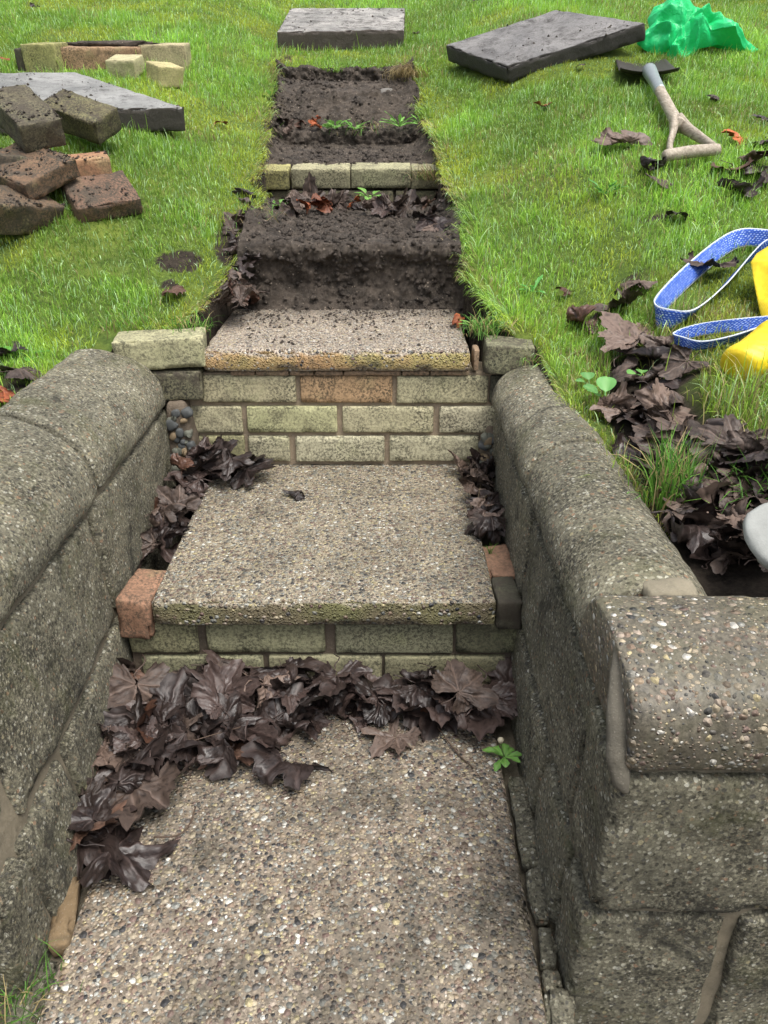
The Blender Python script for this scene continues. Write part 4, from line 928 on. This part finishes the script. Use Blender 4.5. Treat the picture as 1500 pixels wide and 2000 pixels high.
def scatter(poly, n, fn, size, tilt, label, group, mats, hmax=.03, kind=None, mind=0):
    xs_, ys_ = [p[0] for p in poly], [p[1] for p in poly]; k = 0; tries = 0
    while k < n and tries < 20000:
        tries += 1; px, py = lrng.uniform(min(xs_), max(xs_)), lrng.uniform(min(ys_), max(ys_))
        if not inpoly(px, py, poly): continue
        p = np.array(fn(px, py)); h = k / n * hmax; p[2] += h + .008 + lrng.uniform(0, .008)
        mt_ = lrng.choice(mats); lo_ = leaf(p, lrng.uniform(*size), tilt, label, group, mt_, kind); k += 1
        if group in MARKS:
            kd = lo_['look']; mk_ = min(MARKS[group], key=lambda m: (m[0][0] - px) ** 2 + (m[0][1] - py) ** 2)[1]
            lo_['label'] = '%s %s leaf %s' % ({'leaf_dark': 'dark wet', 'leaf': 'brown', 'leaf_red': 'russet'}[mt_], LOOK[kd], mk_)
z0f = lambda px, py: on_z(px, py, 0.0)
D_, B_, R_ = 'leaf_dark', 'leaf', 'leaf_red'
H1 = 'dark wet curled leaf in the heap at the foot of the low mossy brick riser'
g1 = 'leaves heaped on the lowest slab'
scatter([(235, 1355), (330, 1345), (600, 1350), (680, 1375), (690, 1410), (560, 1440), (430, 1500), (300, 1510), (215, 1500)], 66, z0f, (.06, .10), 34, H1, g1, [D_, D_, D_, B_], .055)
scatter([(660, 1372), (1000, 1360), (1010, 1405), (900, 1418), (700, 1400)], 26, z0f, (.065, .095), 38, 'dark wet curled leaf heaped in the right half along the low mossy brick riser', 'leaves heaped at the right of the riser', [D_], .045)
scatter([(205, 1420), (330, 1440), (310, 1560), (220, 1610), (165, 1690), (160, 1560)], 22, z0f, (.07, .11), 30, 'dark wet leaf in the drift between the lowest slab and the left wall', 'leaves drifted against the left wall', [D_, D_, B_], .04)
leaf(on_z(235, 1655, .02) , .125, 14, 'large wet maple leaf with long stem at the lower end of the left drift', None, D_, ['flat'], R(-75))
leaf(on_z(245, 1545, .03), .135, 10, 'broad grey-green flattened leaf in the left drift above the large stemmed leaf', None, B_, ['flat'], R(150))
leaf(on_z(262, 1340, .07), .115, 25, 'broad brown leaf leaning on the left wall beside the low mossy riser', None, B_, ['flat'], R(190))
leaf(on_z(560, 1490, .015), .11, 16, 'folded dark leaf lying furthest out on the lowest slab from the heap', None, D_, ['crumple'], R(200))
leaf(on_z(855, 1370, .035), .105, 12, 'glossy black flat leaf in the heap, left of the other by the right corner', None, D_, ['flat'], R(180))
leaf(on_z(945, 1365, .04), .12, 12, 'glossy black flat leaf in the heap nearest the right wall corner', None, D_, ['flat'], R(170))
leaf(on_z(768, 1440, .004), .075, 4, 'flat faded reddish leaf pressed on the lowest slab below the heap', None, B_, ['flat'], R(140))
leaf(on_z(900, 1345, .085), .09, 25, 'pale brown leaf topmost in the heap by the right corner', None, B_, ['crumple'])
# beside the middle slab
zg = lambda px, py: on_z(px, py, .165)
scatter([(330, 1000), (385, 960), (372, 1000), (318, 1090), (296, 1105), (290, 1085)], 17, zg, (.05, .08), 60, 'dark curled leaf packed in the gap between the middle slab and left wall', 'leaves in the left gap of the middle slab', [D_, D_, B_], .045, ['roll', 'crumple', 'fold'])
zs = lambda px, py: on_z(px, py, .198)
scatter([(370, 915), (470, 918), (500, 935), (430, 955), (385, 975), (355, 960)], 14, zs, (.06, .085), 50, 'dark crumpled leaf heaped in the left back corner of the middle slab', 'leaves in the left back corner', [D_], .05)
leaf(on_z(490, 918, .225), .085, 15, 'dark folded leaf standing upright at the left back of the middle slab', None, D_, ['fold'])
leaf(on_z(580, 964, .205), .05, 8, 'small rolled leaf lying alone on the middle slab', None, D_, ['roll'], R(75))
scatter([(890, 925), (955, 920), (960, 980), (968, 1050), (935, 1055), (915, 960)], 20, zs, (.045, .075), 55, 'dark crumpled leaf drifted along the right side of the middle slab', 'leaves on the right of the middle slab', [D_, D_, B_], .025)
# in the trench
def soilz(px, py):
    r = ray(px, py); t = np.linspace(1.5, 4.4, 1500); p = CAM[None] + r[None] * t[:, None]
    k = np.argmax(p[:, 2] < np.interp(p[:, 1], prof[:, 0], prof[:, 1]) + .01); return p[k]
scatter([(455, 560), (480, 500), (500, 560), (505, 620), (440, 625), (430, 600)], 12, lambda a, b: on_z(a, b, .50), (.05, .09), 45, 'brown leaf lying on the left bank beside the round-edged slab', 'leaves left of the top slab', [D_, B_], .05)
scatter([(455, 385), (480, 380), (495, 470), (480, 540), (440, 560)], 11, lambda a, b: on_land(a, b), (.04, .07), 45, 'brown leaf caught on the left edge of the trench', 'leaves on the left trench edge', [B_, D_], .01)
scatter([(505, 400), (600, 405), (850, 400), (865, 430), (700, 425), (510, 425)], 26, soilz, (.05, .085), 50, 'brown leaf in the row lying before the pale edging bricks', 'leaves before the edging bricks', [B_, D_, B_, D_, B_, B_, B_, R_] , .02)
leaf(on_y(608, 397, 2.95), .10, 10, 'pale brown leaf standing upright left of middle before the edging bricks', None, B_, ['flat'], 0).rotation_euler = (R(75), 0, R(25))
scatter([(540, 235), (620, 238), (620, 256), (540, 256)], 5, soilz, (.04, .06), 45, 'small brown leaf on the soil ledge above the edging bricks', 'leaves on the soil ledge', [B_, R_], .005)
scatter([(452, 440), (486, 440), (488, 520), (470, 600), (425, 625), (420, 590), (445, 520)], 16, lambda a, b: on_land(a, b, .0), (.035, .065), 40, 'small brown leaf in the litter along the left side of the dug riser', 'leaf litter left of the dug riser', [B_, D_, B_, D_], .012)
scatter([(800, 420), (870, 395), (868, 470), (840, 470)], 7, lambda a, b: on_land(a, b, -.01), (.035, .06), 45, 'small brown leaf at the right end of the upper dug-out step', 'leaf litter right of the dug step', [B_, D_], .012)
leaf(on_z(893, 628, .50), .05, 20, 'dark red leaf at the right back corner of the round-edged slab', None, R_, ['fold'])
# leaf bed behind the right wall
LBL = 'brown curled leaf in the deep bed of leaves behind the right wall'
bed = [(1190, 700), (1290, 690), (1350, 730), (1320, 800), (1440, 900), (1500, 960), (1500, 1120), (1400, 1130), (1340, 1060), (1290, 960), (1215, 860), (1190, 790)]
zb = lambda px, py: (lambda p: p if p[1] > .86 else np.array(on_z(px, py, .43)))(on_land(px, py))
scatter(bed, 84, zb, (.05, .10), 30, LBL, 'leaves in the bed behind the right wall', [B_, D_, B_, B_], .018)
scatter([(1420, 900), (1500, 930), (1500, 1000), (1400, 960)], 8, zb, (.06, .09), 35, 'grey-brown leaf at the right frame edge above the pale flat stone', 'leaves above the flat stone', [B_, D_], .035)
# scattered on the lawn
def ll(px, py, size, label, mat=B_, kind=None, lift=.022, yaw=None, tilt=18): return leaf(on_land(px, py) + np.array([0, 0, lift]), size, tilt, label, None, mat, kind, yaw)
ll(1215, 296, .12, 'rolled grey-brown leaf on the right lawn left of the spade grip', B_, ['roll'], .03, R(90))
ll(1268, 345, .09, 'dark rolled leaf on the right lawn below the spade handle, standing one', D_, ['roll'], .03, R(0))
ll(1285, 368, .06, 'pale ribbed leaf just right of the dark rolled leaf below the spade', B_, ['flat'])
ll(1058, 218, .045, 'small orange-red leaf alone on the right lawn', R_, ['flat'])
ll(432, 252, .04, 'small red leaf on the left lawn beside the wet grey slab', R_, ['crumple'])
ll(1210, 606, .11, 'long curled leaf lying on the yellow moss left of the blue straps', B_, ['crumple'], .02, R(80))
ll(1245, 572, .06, 'rounded pale brown leaf above the long curled leaf by the moss', B_, ['flat'])
ll(1138, 650, .085, 'dark rolled leaf standing in the grass above the right wall', D_, ['roll'], .03, R(10))
ll(1385, 540, .10, 'brown leaf lying inside the loop of the wide blue strap', B_, ['crumple'], .03)
ll(1230, 690, .125, 'big tan leaf at the top of the leaf bed behind the right wall', B_, ['flat'], .035, R(20))
ll(1440, 285, .07, 'dark red-brown leaf just right of the spade grip', R_, ['crumple'])
ll(1425, 345, .10, 'grey curled leaf in the group below and right of the spade grip, left one', B_, ['crumple'])
ll(1470, 325, .11, 'ribbed grey leaf in the group at the right edge below the spade', B_, ['fold'])
ll(1495, 350, .10, 'dark leaf cut by the right edge below the spade', D_, ['crumple'])
ll(1492, 292, .09, 'russet brown leaf at the right edge level with the spade grip', B_, ['crumple'])
ll(1440, 385, .085, 'dark red leaf with long stem on the lawn above the blue strap', D_, ['roll'])
ll(1495, 245, .06, 'small brown leaf at the right edge above the spade grip level', D_, ['crumple'])
ll(1395, 205, .05, 'small dark leaf in the grass right of the spade shaft', D_, ['crumple'])
ll(338, 585, .07, 'brown leaf in the grass above the capping brick of the left wall', B_, ['crumple'])
ll(45, 745, .075, 'purple-brown leaf behind the left wall at the left edge', B_, ['flat'])
ll(5, 800, .07, 'reddish leaf behind the left wall, cut by the left edge', R_, ['crumple'])
ll(22, 705, .06, 'small dark leaf in the grass behind the left wall', D_, ['crumple'])
ll(1130, 140, .035, 'tiny dark leaf below the dark slab on the right lawn', D_, ['crumple'])
ll(812, 74, .035, 'tiny dark leaf right of the slab above the trench', D_, ['crumple'])
ll(12, 160, .05, 'small orange leaf at the left edge near the wet grey slab', R_, ['flat'], .08)
ll(70, 22, .035, 'tiny dark leaf far up on the left lawn', D_, ['crumple'])
ll(930, 8, .04, 'tiny pale leaf far up on the lawn near the top edge', B_, ['crumple'])
ll(1320, 435, .05, 'small dark leaf in the grass midway between spade and strap', D_, ['crumple'])
ll(1105, 585, .03, 'tiny dark leaf in the mossy grass above the right wall', D_, ['crumple'])
print('LEAVES', NLEAF[0])

# ------------------------------------------------------------------ GRASS AND WEEDS
def blades(P, length, lean, az, width, cb, ct, curve=.6):
    """P (n,3) bases; returns verts, quad faces, colours. five-point blades bent over"""
    n = len(P); d = np.stack([np.cos(az), np.sin(az), np.zeros(n)], -1); s = np.stack([-np.sin(az), np.cos(az), np.zeros(n)], -1)
    tw = RNG.uniform(-1, 1, n)[:, None]; s = s * np.cos(tw) + d * np.sin(tw)
    up = np.array([0, 0, 1.0]); L = length[:, None]; ln = lean[:, None]
    p1 = P + up * L * .42 * np.cos(ln * .5) + d * L * .42 * np.sin(ln * .5)
    p2 = p1 + up * L * .33 * np.cos(ln) + d * L * .33 * np.sin(ln)
    p3 = p2 + up * L * .30 * np.cos(ln * (1 + curve)) + d * L * .30 * np.sin(ln * (1 + curve))
    w = width[:, None] * .5
    V = np.stack([P - s * w * .8, P + s * w * .8, p1 - s * w, p1 + s * w, p2 - s * w * .7, p2 + s * w * .7, p3], 1).reshape(-1, 3)
    b = np.arange(n)[:, None] * 7
    F = np.concatenate([b + np.array([[0, 1, 3]]), b + np.array([[0, 3, 2]]), b + np.array([[2, 3, 5]]), b + np.array([[2, 5, 4]]), b + np.array([[4, 5, 6]])], 0)
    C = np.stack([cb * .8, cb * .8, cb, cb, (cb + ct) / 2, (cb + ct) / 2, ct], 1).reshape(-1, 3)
    return V, F, C
def excl_mask(x, y):
    m = np.zeros(len(x), bool)
    for q in EXCL:
        c = q.mean(0); qq = c + (q - c) * .94
        ins = np.zeros(len(x), bool); k = len(qq)
        for i in range(k):
            x0, y0 = qq[i]; x1, y1 = qq[(i + 1) % k]
            cond = ((y0 > y) != (y1 > y)) & (x < (x1 - x0) * (y - y0) / (y1 - y0 + 1e-12) + x0); ins ^= cond
        m |= ins
    return m
def visible(x, y, z, mrg=60):
    dx, dy, dz = x - CAM[0], y, z - CAM[2]; zc = dy * math.cos(PITCH) - dz * math.sin(PITCH); yc = -dz * math.cos(PITCH) - dy * math.sin(PITCH)
    px, py = 750 + F * dx / zc, 1000 + F * yc / zc
    return (px > -mrg * 3) & (px < 1500 + mrg * 3) & (py > -mrg * 2.2) & (py < 2000 + mrg), zc
def lawn():
    n = 2600000
    y = .8 + 6.0 * RNG.random(n) ** .85; x = RNG.uniform(-1, 1, n) * (.55 + y * .58) + .1
    dens = np.clip(1.5 * (2.6 / y) ** 1.2, .25, 1.0); keep = RNG.random(n) < dens * .55
    x, y = x[keep], y[keep]
    z = land(x, y); v, zc = visible(x, y, z)
    ok = v & ~in_hole(x, y, 0.006) & ~excl_mask(x, y)
    # bare bed of leaves behind the right wall, bare soil behind the copings
    edge = .62 + .16 * sstep(1.6, 1.0, y) + .04 * fbm(np.stack([x, y, x * 0], -1), 12, 2, 8)
    ppx, ppy = project(x, y, z); wob = 14 * fbm(np.stack([x, y, x * 0], -1), 16, 3, 8)
    ok &= ~(inpoly_v(ppx + wob, ppy + wob, BEDP) & (RNG.random(len(x)) > .03)) & ~(bare_v(ppx + wob * .7, ppy + wob * .5) & (RNG.random(len(x)) > .18)) & ~((y < 1.0) & (x > 0)) & ~((y < 1.80) & (x > .3) & (x < .462))
    ok &= ~((x < 0) & (x > -.555) & (y < 1.85)) & ~((x > 0) & (x < .45) & (y < 1.84))
    x, y, z, zc = x[ok], y[ok], z[ok], zc[ok]; n = len(x); q = np.stack([x, y, x * 0], -1)
    patch = fbm(q, 2.4, 3, 31); moss = sstep(.12, .42, fbm(q, 3.3, 3, 37)); clump = fbm(q, 14, 3, 33)
    # bright yellow moss lies along the trench edges
    xl, xr = t_edges(y); dist = np.minimum(np.abs(x - xl), np.abs(x - xr)); nearT = np.exp(-(dist / .14) ** 2) * (y < 4.2)
    moss = np.clip(moss * .75 + nearT * .8 * sstep(-.25, .3, fbm(q, 5, 2, 41)), 0, 1)
    kp = RNG.random(n) < np.clip(.72 + .6 * clump, .25, 1); x, y, z, zc, patch, moss, clump, dist, q = [a[kp] for a in (x, y, z, zc, patch, moss, clump, dist, q)]; n = len(x)
    print('BLADES', n)
    ln = RNG.gamma(5, 1, n) / 5 * (.021 + .008 * patch + .010 * clump) * (1 - .55 * moss); ln = np.clip(ln, .009, .085)
    ln *= 1 + .9 * np.exp(-(dist / .035) ** 2) * (y < 4.15) + .8 * sstep(.55, .7, x) * (y < 1.75)
    tall = RNG.random(n) < .010; ln = np.where(tall, ln * 1.9, ln)
    lean = np.clip(np.abs(RNG.normal(.55, .38, n)), .05, 1.6)
    az = RNG.uniform(0, 2 * np.pi, n); comb = -np.pi / 2 + fbm(q, 2, 2, 51) * 1.6; az = np.where(RNG.random(n) < .45, comb + RNG.normal(0, .5, n), az)
    # blades at the trench lip hang over it
    e = (dist < .03) & (y < 4.1); az = np.where(e, np.where(x > 0, np.pi, 0) + RNG.normal(0, .6, n), az); lean = np.where(e, RNG.uniform(.9, 1.7, n), lean)
    lp = (y > 3.94) & (y < 4.03) & (np.abs(x) < .4); az = np.where(lp, -np.pi / 2 + RNG.normal(0, .5, n), az); lean = np.where(lp, RNG.uniform(.6, 1.5, n), lean)
    wd = RNG.uniform(.0011, .0022, n) * (1 + .22 * np.clip(zc - 1.8, 0, 4))
    t = RNG.random(n)[:, None]; g1_ = np.array([.18, .38, .045]); g2_ = np.array([.46, .72, .12]); yel = np.array([.68, .70, .07]); blu = np.array([.55, .80, .40]); straw = np.array([.55, .46, .22])
    c = g1_ * (1 - t) + g2_ * t; c = c * (1 + .55 * patch[:, None] + .30 * clump[:, None] + .40 * fbm(q, 1.3, 3, 81)[:, None]); c = c * (1 - moss[:, None] * .75) + yel * (moss[:, None] * .75) * RNG.uniform(.7, 1.15, n)[:, None]
    bl = (RNG.random(n) < .16)[:, None]; c = np.where(bl, blu * RNG.uniform(.8, 1.3, n)[:, None], c)
    ps = .045 + .40 * np.exp(-(dist / .045) ** 2) * (y < 4.1) * (fbm(q, 6, 2, 61) > -.05) + .22 * sstep(.25, .5, fbm(q, 4, 3, 71)) + .3 * ((y < 1.75) & (x > .5))
    stw = (RNG.random(n) < ps)[:, None]; c = np.where(stw, straw * RNG.uniform(.5, 1.1, n)[:, None], c)
    P = np.stack([x, y, z - .003], -1)
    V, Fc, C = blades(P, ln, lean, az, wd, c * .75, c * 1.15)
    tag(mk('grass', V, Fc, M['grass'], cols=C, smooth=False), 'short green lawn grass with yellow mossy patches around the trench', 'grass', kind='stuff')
lawn()
def tuft(name, P0, n, spread, lmin, lmax, label, cat, cols, leanm=.5, width=.002, azc=None, azs=3.2):
    P = np.tile(np.array(P0), (n, 1)) + np.stack([RNG.normal(0, spread, n), RNG.normal(0, spread, n), np.zeros(n) - .003], -1)
    ci = RNG.integers(0, len(cols), n); c = np.array(cols)[ci] * RNG.uniform(.7, 1.2, n)[:, None]
    az = RNG.uniform(0, 6.28, n) if azc is None else azc + RNG.normal(0, azs, n)
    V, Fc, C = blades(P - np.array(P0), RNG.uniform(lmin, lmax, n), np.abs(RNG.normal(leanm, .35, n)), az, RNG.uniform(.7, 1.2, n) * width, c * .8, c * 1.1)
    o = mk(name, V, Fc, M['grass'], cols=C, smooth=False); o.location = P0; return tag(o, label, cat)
GR = [(.14, .34, .05), (.22, .45, .07), (.10, .25, .04)]; ST = [(.45, .36, .17), (.32, .24, .11), (.20, .15, .07)]
tuft('grass_tuft', on_land(1305, 985), 230, .020, .06, .135, 'bright green grass tuft growing out of the leaf bed behind the right wall', 'grass tuft', GR + ST[:1], .45, .0026)
tuft('grass_tuft', on_z(30, 1965, -.02), 150, .028, .03, .09, 'grass tuft in the bottom left corner beside the lowest slab', 'grass tuft', GR[:1] + ST[:1] + [(.08, .18, .03)], .7, .0018)
tuft('grass_tuft', on_y(800, 150, 3.86) + np.array([.01, 0, -.0]), 260, .03, .06, .13, 'dry straw-coloured grass hanging over the upper right trench bank', 'grass tuft', ST, 1.5, .0022, np.pi * 1.15, .5)
tuft('grass_tuft', on_y(838, 350, 3.0), 150, .022, .04, .08, 'dry grass tuft at the right end of the pale edging bricks', 'grass tuft', ST + GR[2:], 1.1, .002, np.pi, .8)
tuft('grass_tuft', on_y(740, 268, 3.56), 60, .03, .05, .09, 'sparse yellowish grass tuft on the soil ledge above the edging bricks', 'grass tuft', ST[:1] + GR[1:2], .8, .0024)
tuft('grass_tuft', on_y(505, 262, 3.5), 80, .025, .04, .08, 'dry grass tuft hanging at the left end of the soil ledge', 'grass tuft', ST[:1] + GR, 1.2, .0022, 0.2, .9)
tuft('grass_tuft', on_y(1400, 640, 1.75) * 0 + on_land(1475, 985), 90, .02, .05, .09, 'dark green grass sprig in the leaves above the pale flat stone', 'grass tuft', GR[2:] + GR[:1], .9, .0022)
tuft('grass_tuft', np.array([.345, 1.86, .50]), 160, .022, .035, .075, 'green grass tuft overhanging the right side of the round-edged slab', 'grass tuft', GR + ST[:1], .9, .002)
tuft('grass_tuft', np.array([-.36, 1.87, .50]), 140, .025, .035, .07, 'green grass tuft beside the left capping brick', 'grass tuft', GR + ST[:1], .8, .002)
tuft('grass_tuft', np.array([.47, 1.80, .455]), 240, .035, .04, .085, 'yellow-green grass hanging over the far end of the right wall', 'grass tuft', GR[:2] + ST + [(.3, .36, .06)], 1.2, .0018, np.pi * 1.4, .8)
tuft('grass_tuft', np.array([-.50, 1.90, .50]), 240, .045, .035, .075, 'grass fringe behind the capping brick of the left wall', 'grass tuft', GR[:2] + ST[:1], .9, .0018)
tuft('grass_tuft', np.array([.315, 1.36, .192]), 14, .0015, .015, .032, 'tiny green sprig growing in the gap at the right of the middle slab', 'grass tuft', GR, .9, .0013)
tuft('grass_tuft', on_y(700, 262, 3.54), 70, .05, .03, .08, 'thin green and straw grass along the middle of the soil ledge', 'grass tuft', ST[:1] + GR, .9, .002)
tuft('grass_tuft', np.array([.345, 2.3, .60]), 160, .05, .06, .12, 'long dry grass hanging over the right side of the dug riser', 'grass tuft', ST + GR[2:], 1.5, .002, np.pi, .7)
tuft('grass_tuft', np.array([-.335, 2.45, .69]), 120, .06, .05, .10, 'dry grass hanging over the left side of the dug riser', 'grass tuft', ST + GR, 1.4, .002, 0, .7)
tuft('twig', on_z(905, 1010, .198) + np.array([.03, 0, 0]), 7, .006, .05, .09, 'thin dry stems lying at the right side of the middle slab', 'twig', ST[2:], 1.55, .0012)

def weed_leaf(length, width, seed, bend=.8, teeth=0, round_=False):
    nl, nw = 16, 5; V, C = [], []; rr = random.Random(seed); g = rr.uniform(.8, 1.2)
    for i in range(nl):
        t = i / (nl - 1)
        if round_: wd_ = width * (.06 if t < .35 else math.sqrt(max(0, 1 - ((t - .68) / .33) ** 2)))
        else: wd_ = width * (.18 + .82 * math.sin(math.pi * min(1, t) ** 1.7) ) * (1 if not teeth else .75 + .35 * abs((t * teeth) % 1 - .5) * 2) * (1 if t < .97 else .3)
        a = bend * t; y = length * math.sin(a) / max(bend, 1e-3) if bend else length * t; z = length * (1 - math.cos(a)) / max(bend, 1e-3) * -1 + length * t * .5
        for j in range(nw):
            u = j / (nw - 1) * 2 - 1; V.append((u * wd_ / 2, y, z + .12 * wd_ * abs(u) + .02 * length * math.sin(9 * t + 3 * u)))
            k = 1.5 if j == 2 else 1; C.append((.16 * g * k, .36 * g * (k ** .5), .07 * g * k))
    return np.array(V), grid_faces(nl, nw), np.array(C)
def rosette(name, P0, n, L, W, label, seed, teeth=0, bend=1.0, stem=False, round_=False, tint=(1, 1, 1), arc=6.28, a0=0):
    root = empty(name, tuple(P0), label, 'plant'); rr = random.Random(seed)
    for k in range(n):
        V, Q, C = weed_leaf(L * rr.uniform(.65, 1.1), W * rr.uniform(.8, 1.15), seed + k, bend * rr.uniform(.6, 1.2), teeth, round_)
        a = a0 + arc * (k + rr.uniform(-.3, .3)) / n; Rm = np.array(Matrix.Rotation(a, 3, 'Z') @ Matrix.Rotation(R(rr.uniform(-12, 25)), 3, 'X'))
        mk('leaf', V @ Rm.T, Q, M['weed'], root, cols=C * np.array(tint))
    if stem:
        V, Fc = tube(smooth_path([(0, 0, 0), (-.006, -.004, .02), (-.010, -.008, .042)], 8), .0012, 6); mk('stem', V, Fc, M['weed'], root, cols=np.tile(np.array([[.2, .3, .1]]), (len(V), 1)))
        V, Fc = tube([(-.010, -.008, .040), (-.0105, -.0085, .046), (-.011, -.009, .049)], [.004, .0055, .003], 8); mk('flower_bud', V, Fc, M['weed'], root, cols=np.tile(np.array([[.6, .55, .4]]), (len(V), 1)))
    return root
rosette('weed', on_z(985, 1482, 0) + np.array([0, 0, .004]), 8, .042, .014, 'small green weed with a bud growing at the right edge of the lowest slab', 1, 3, .8, True)
rosette('weed', on_land(1178, 802) + np.array([0, 0, .02]), 3, .05, .034, 'round-leaved green weed at the left edge of the leaf bed, lower one', 2, 0, .5, False, True, arc=3, tint=(.75, .85, 1.2))
rosette('weed', on_land(1150, 770) + np.array([0, 0, .02]), 2, .045, .03, 'round-leaved green weed above the other one behind the right wall', 3, 0, .5, False, True, arc=3, tint=(.75, .85, 1.2))
rosette('weed', on_land(1245, 782) + np.array([0, 0, .05]), 2, .035, .028, 'small oval green weed leaf among the brown leaves of the bed', 4, 0, .5, False, True, arc=3, tint=(.8, .9, 1))
rosette('weed', np.array([.335, 1.95, .49]), 7, .05, .010, 'pointed green weed leaning over the right side of the round-edged slab', 5, 4, .9)
rosette('weed', soilz(722, 403) + np.array([0, 0, .025]), 8, .075, .024, 'small bright weed among the leaves before the edging bricks', 6, 0, .6, False, True)
rosette('weed', soilz(545, 416) + np.array([0, 0, .02]), 5, .065, .028, 'green weed leaves at the left among the leaves before the edging bricks', 7, 0, .6, False, True)
rosette('weed', soilz(655, 262) + np.array([0, 0, .02]), 11, .07, .022, 'low leafy weed on the soil ledge, left one', 8, 0, .5, False, True)
rosette('weed', soilz(692, 264) + np.array([0, 0, .02]), 9, .065, .021, 'low leafy weed on the soil ledge beside the grass tuft', 9, 0, .5, False, True)
rosette('weed', soilz(780, 258) + np.array([0, 0, .02]), 14, .085, .014, 'feathery green weed at the right end of the soil ledge', 10, 5, .6)
rosette('weed', soilz(820, 252) + np.array([0, 0, .02]), 10, .06, .010, 'spiky green weed hanging at the right edge of the soil ledge', 20, 5, .6)
rosette('weed', soilz(640, 258) + np.array([0, 0, .012]), 8, .04, .02, 'pale round-leaved weed at the left of the soil ledge', 21, 0, .5, False, True)
rosette('weed', on_land(1180, 380), 9, .075, .014, 'dark green dandelion rosette in the right lawn below the spade', 11, 6, .5, tint=(.45, .65, .6))
rosette('weed', on_land(1040, 570), 6, .05, .014, 'small bluish-green weed in the moss right of the trench', 12, 4, .5, tint=(.6, .9, .9))
rosette('weed', on_land(528, 190), 4, .045, .02, 'small pale green weed at the left edge of the upper trench', 13, 0, .5, False, True)
rosette('weed', on_land(40, 700), 5, .07, .013, 'broad-bladed weed in the grass behind the left wall', 14, 0, .6, tint=(.6, .8, .7))

# ------------------------------------------------------------------ small details: twigs and crumbs of soil
M['twig'] = mat_plain('twig', (.07, .045, .03), .7)
def twig(pts, r, label):
    V, Fc = tube(smooth_path(pts, 20), r, 6); o = mk('twig', V - pts[0], Fc, M['twig']); o.location = pts[0]; tag(o, label, 'twig')
twig([on_z(300, 1635, .012), on_z(345, 1632, .008), on_z(370, 1610, .008), on_z(382, 1575, .012)], .0013, 'dark curved leaf stem lying on the lowest slab beside the large stemmed leaf')
twig([on_z(855, 1420, .008), on_z(880, 1455, .006), on_z(900, 1478, .004), on_z(925, 1500, .004)], .0012, 'thin brown twig on the lowest slab left of the small green weed')
twig([on_z(330, 1462, .05), on_z(400, 1440, .052), on_z(470, 1420, .05)], .0010, 'thin straw-coloured stem on the leaf heap at the left')
def crumbs(name, n, area, zf, smin, smax, label, seed):
    rr = np.random.default_rng(seed); base = np.array([(0, 0, 1), (1, 0, 0), (0, 1, 0), (-1, 0, 0), (0, -1, 0), (0, 0, -.6)], float)
    tri = np.array([(0, 1, 2), (0, 2, 3), (0, 3, 4), (0, 4, 1), (5, 2, 1), (5, 3, 2), (5, 4, 3), (5, 1, 4)]); V, Fs = [], []
    x = rr.uniform(area[0], area[1], n); y = area[2] + (area[3] - area[2]) * (1 - rr.random(n) ** 1.9 * 1.0)
    kk = fbm(np.stack([x, y, x * 0], -1), 14, 3, seed + 70) + .5 * (y - area[2]) / (area[3] - area[2])
    for i in range(n):
        if kk[i] < .20: continue
        s = smin + (smax - smin) * rr.random() ** 3; b = base * s * rr.uniform(.6, 1.3, (6, 1)); a = rr.uniform(0, 6); c, s_ = math.cos(a), math.sin(a)
        b = np.stack([b[:, 0] * c - b[:, 1] * s_, b[:, 0] * s_ + b[:, 1] * c, b[:, 2]], -1); V.append(b + np.array([x[i], y[i], zf(x[i], y[i])])); Fs.append(tri + 6 * (len(V) - 1))
    V = np.vstack(V); Fs = np.vstack(Fs); tag(mk(name, V, Fs, M['soil'], smooth=True), label, 'soil', kind='stuff')
crumbs('soil_crumbs', 3200, (-.29, .29, 1.80, 2.2), lambda x, y: .486, .0006, .0055, 'crumbs of dark soil scattered on the round-edged slab', 1)
M['orange_mortar'] = mat_mortar('orange_mortar', (.26, .15, .09), .8)
for a_, b_, c_, sd_, l_ in ((748, 584, .010, 1, 'leftmost'), (772, 579, .007, 2, 'second from left'), (793, 577, .008, 3, 'third from left'), (832, 579, .011, 4, 'rightmost')):
    o_ = lump('brick_fragment', 600, 300, (c_ * 2, c_ * 1.5, c_ * 1.6), 'crushed orange brick fragment low in the dug riser, %s of four' % l_, 'brick piece', M['orange_mortar'], 30 + sd_, 0, 1.1, 90)
    o_.location = on_y(a_, b_, 2.222)
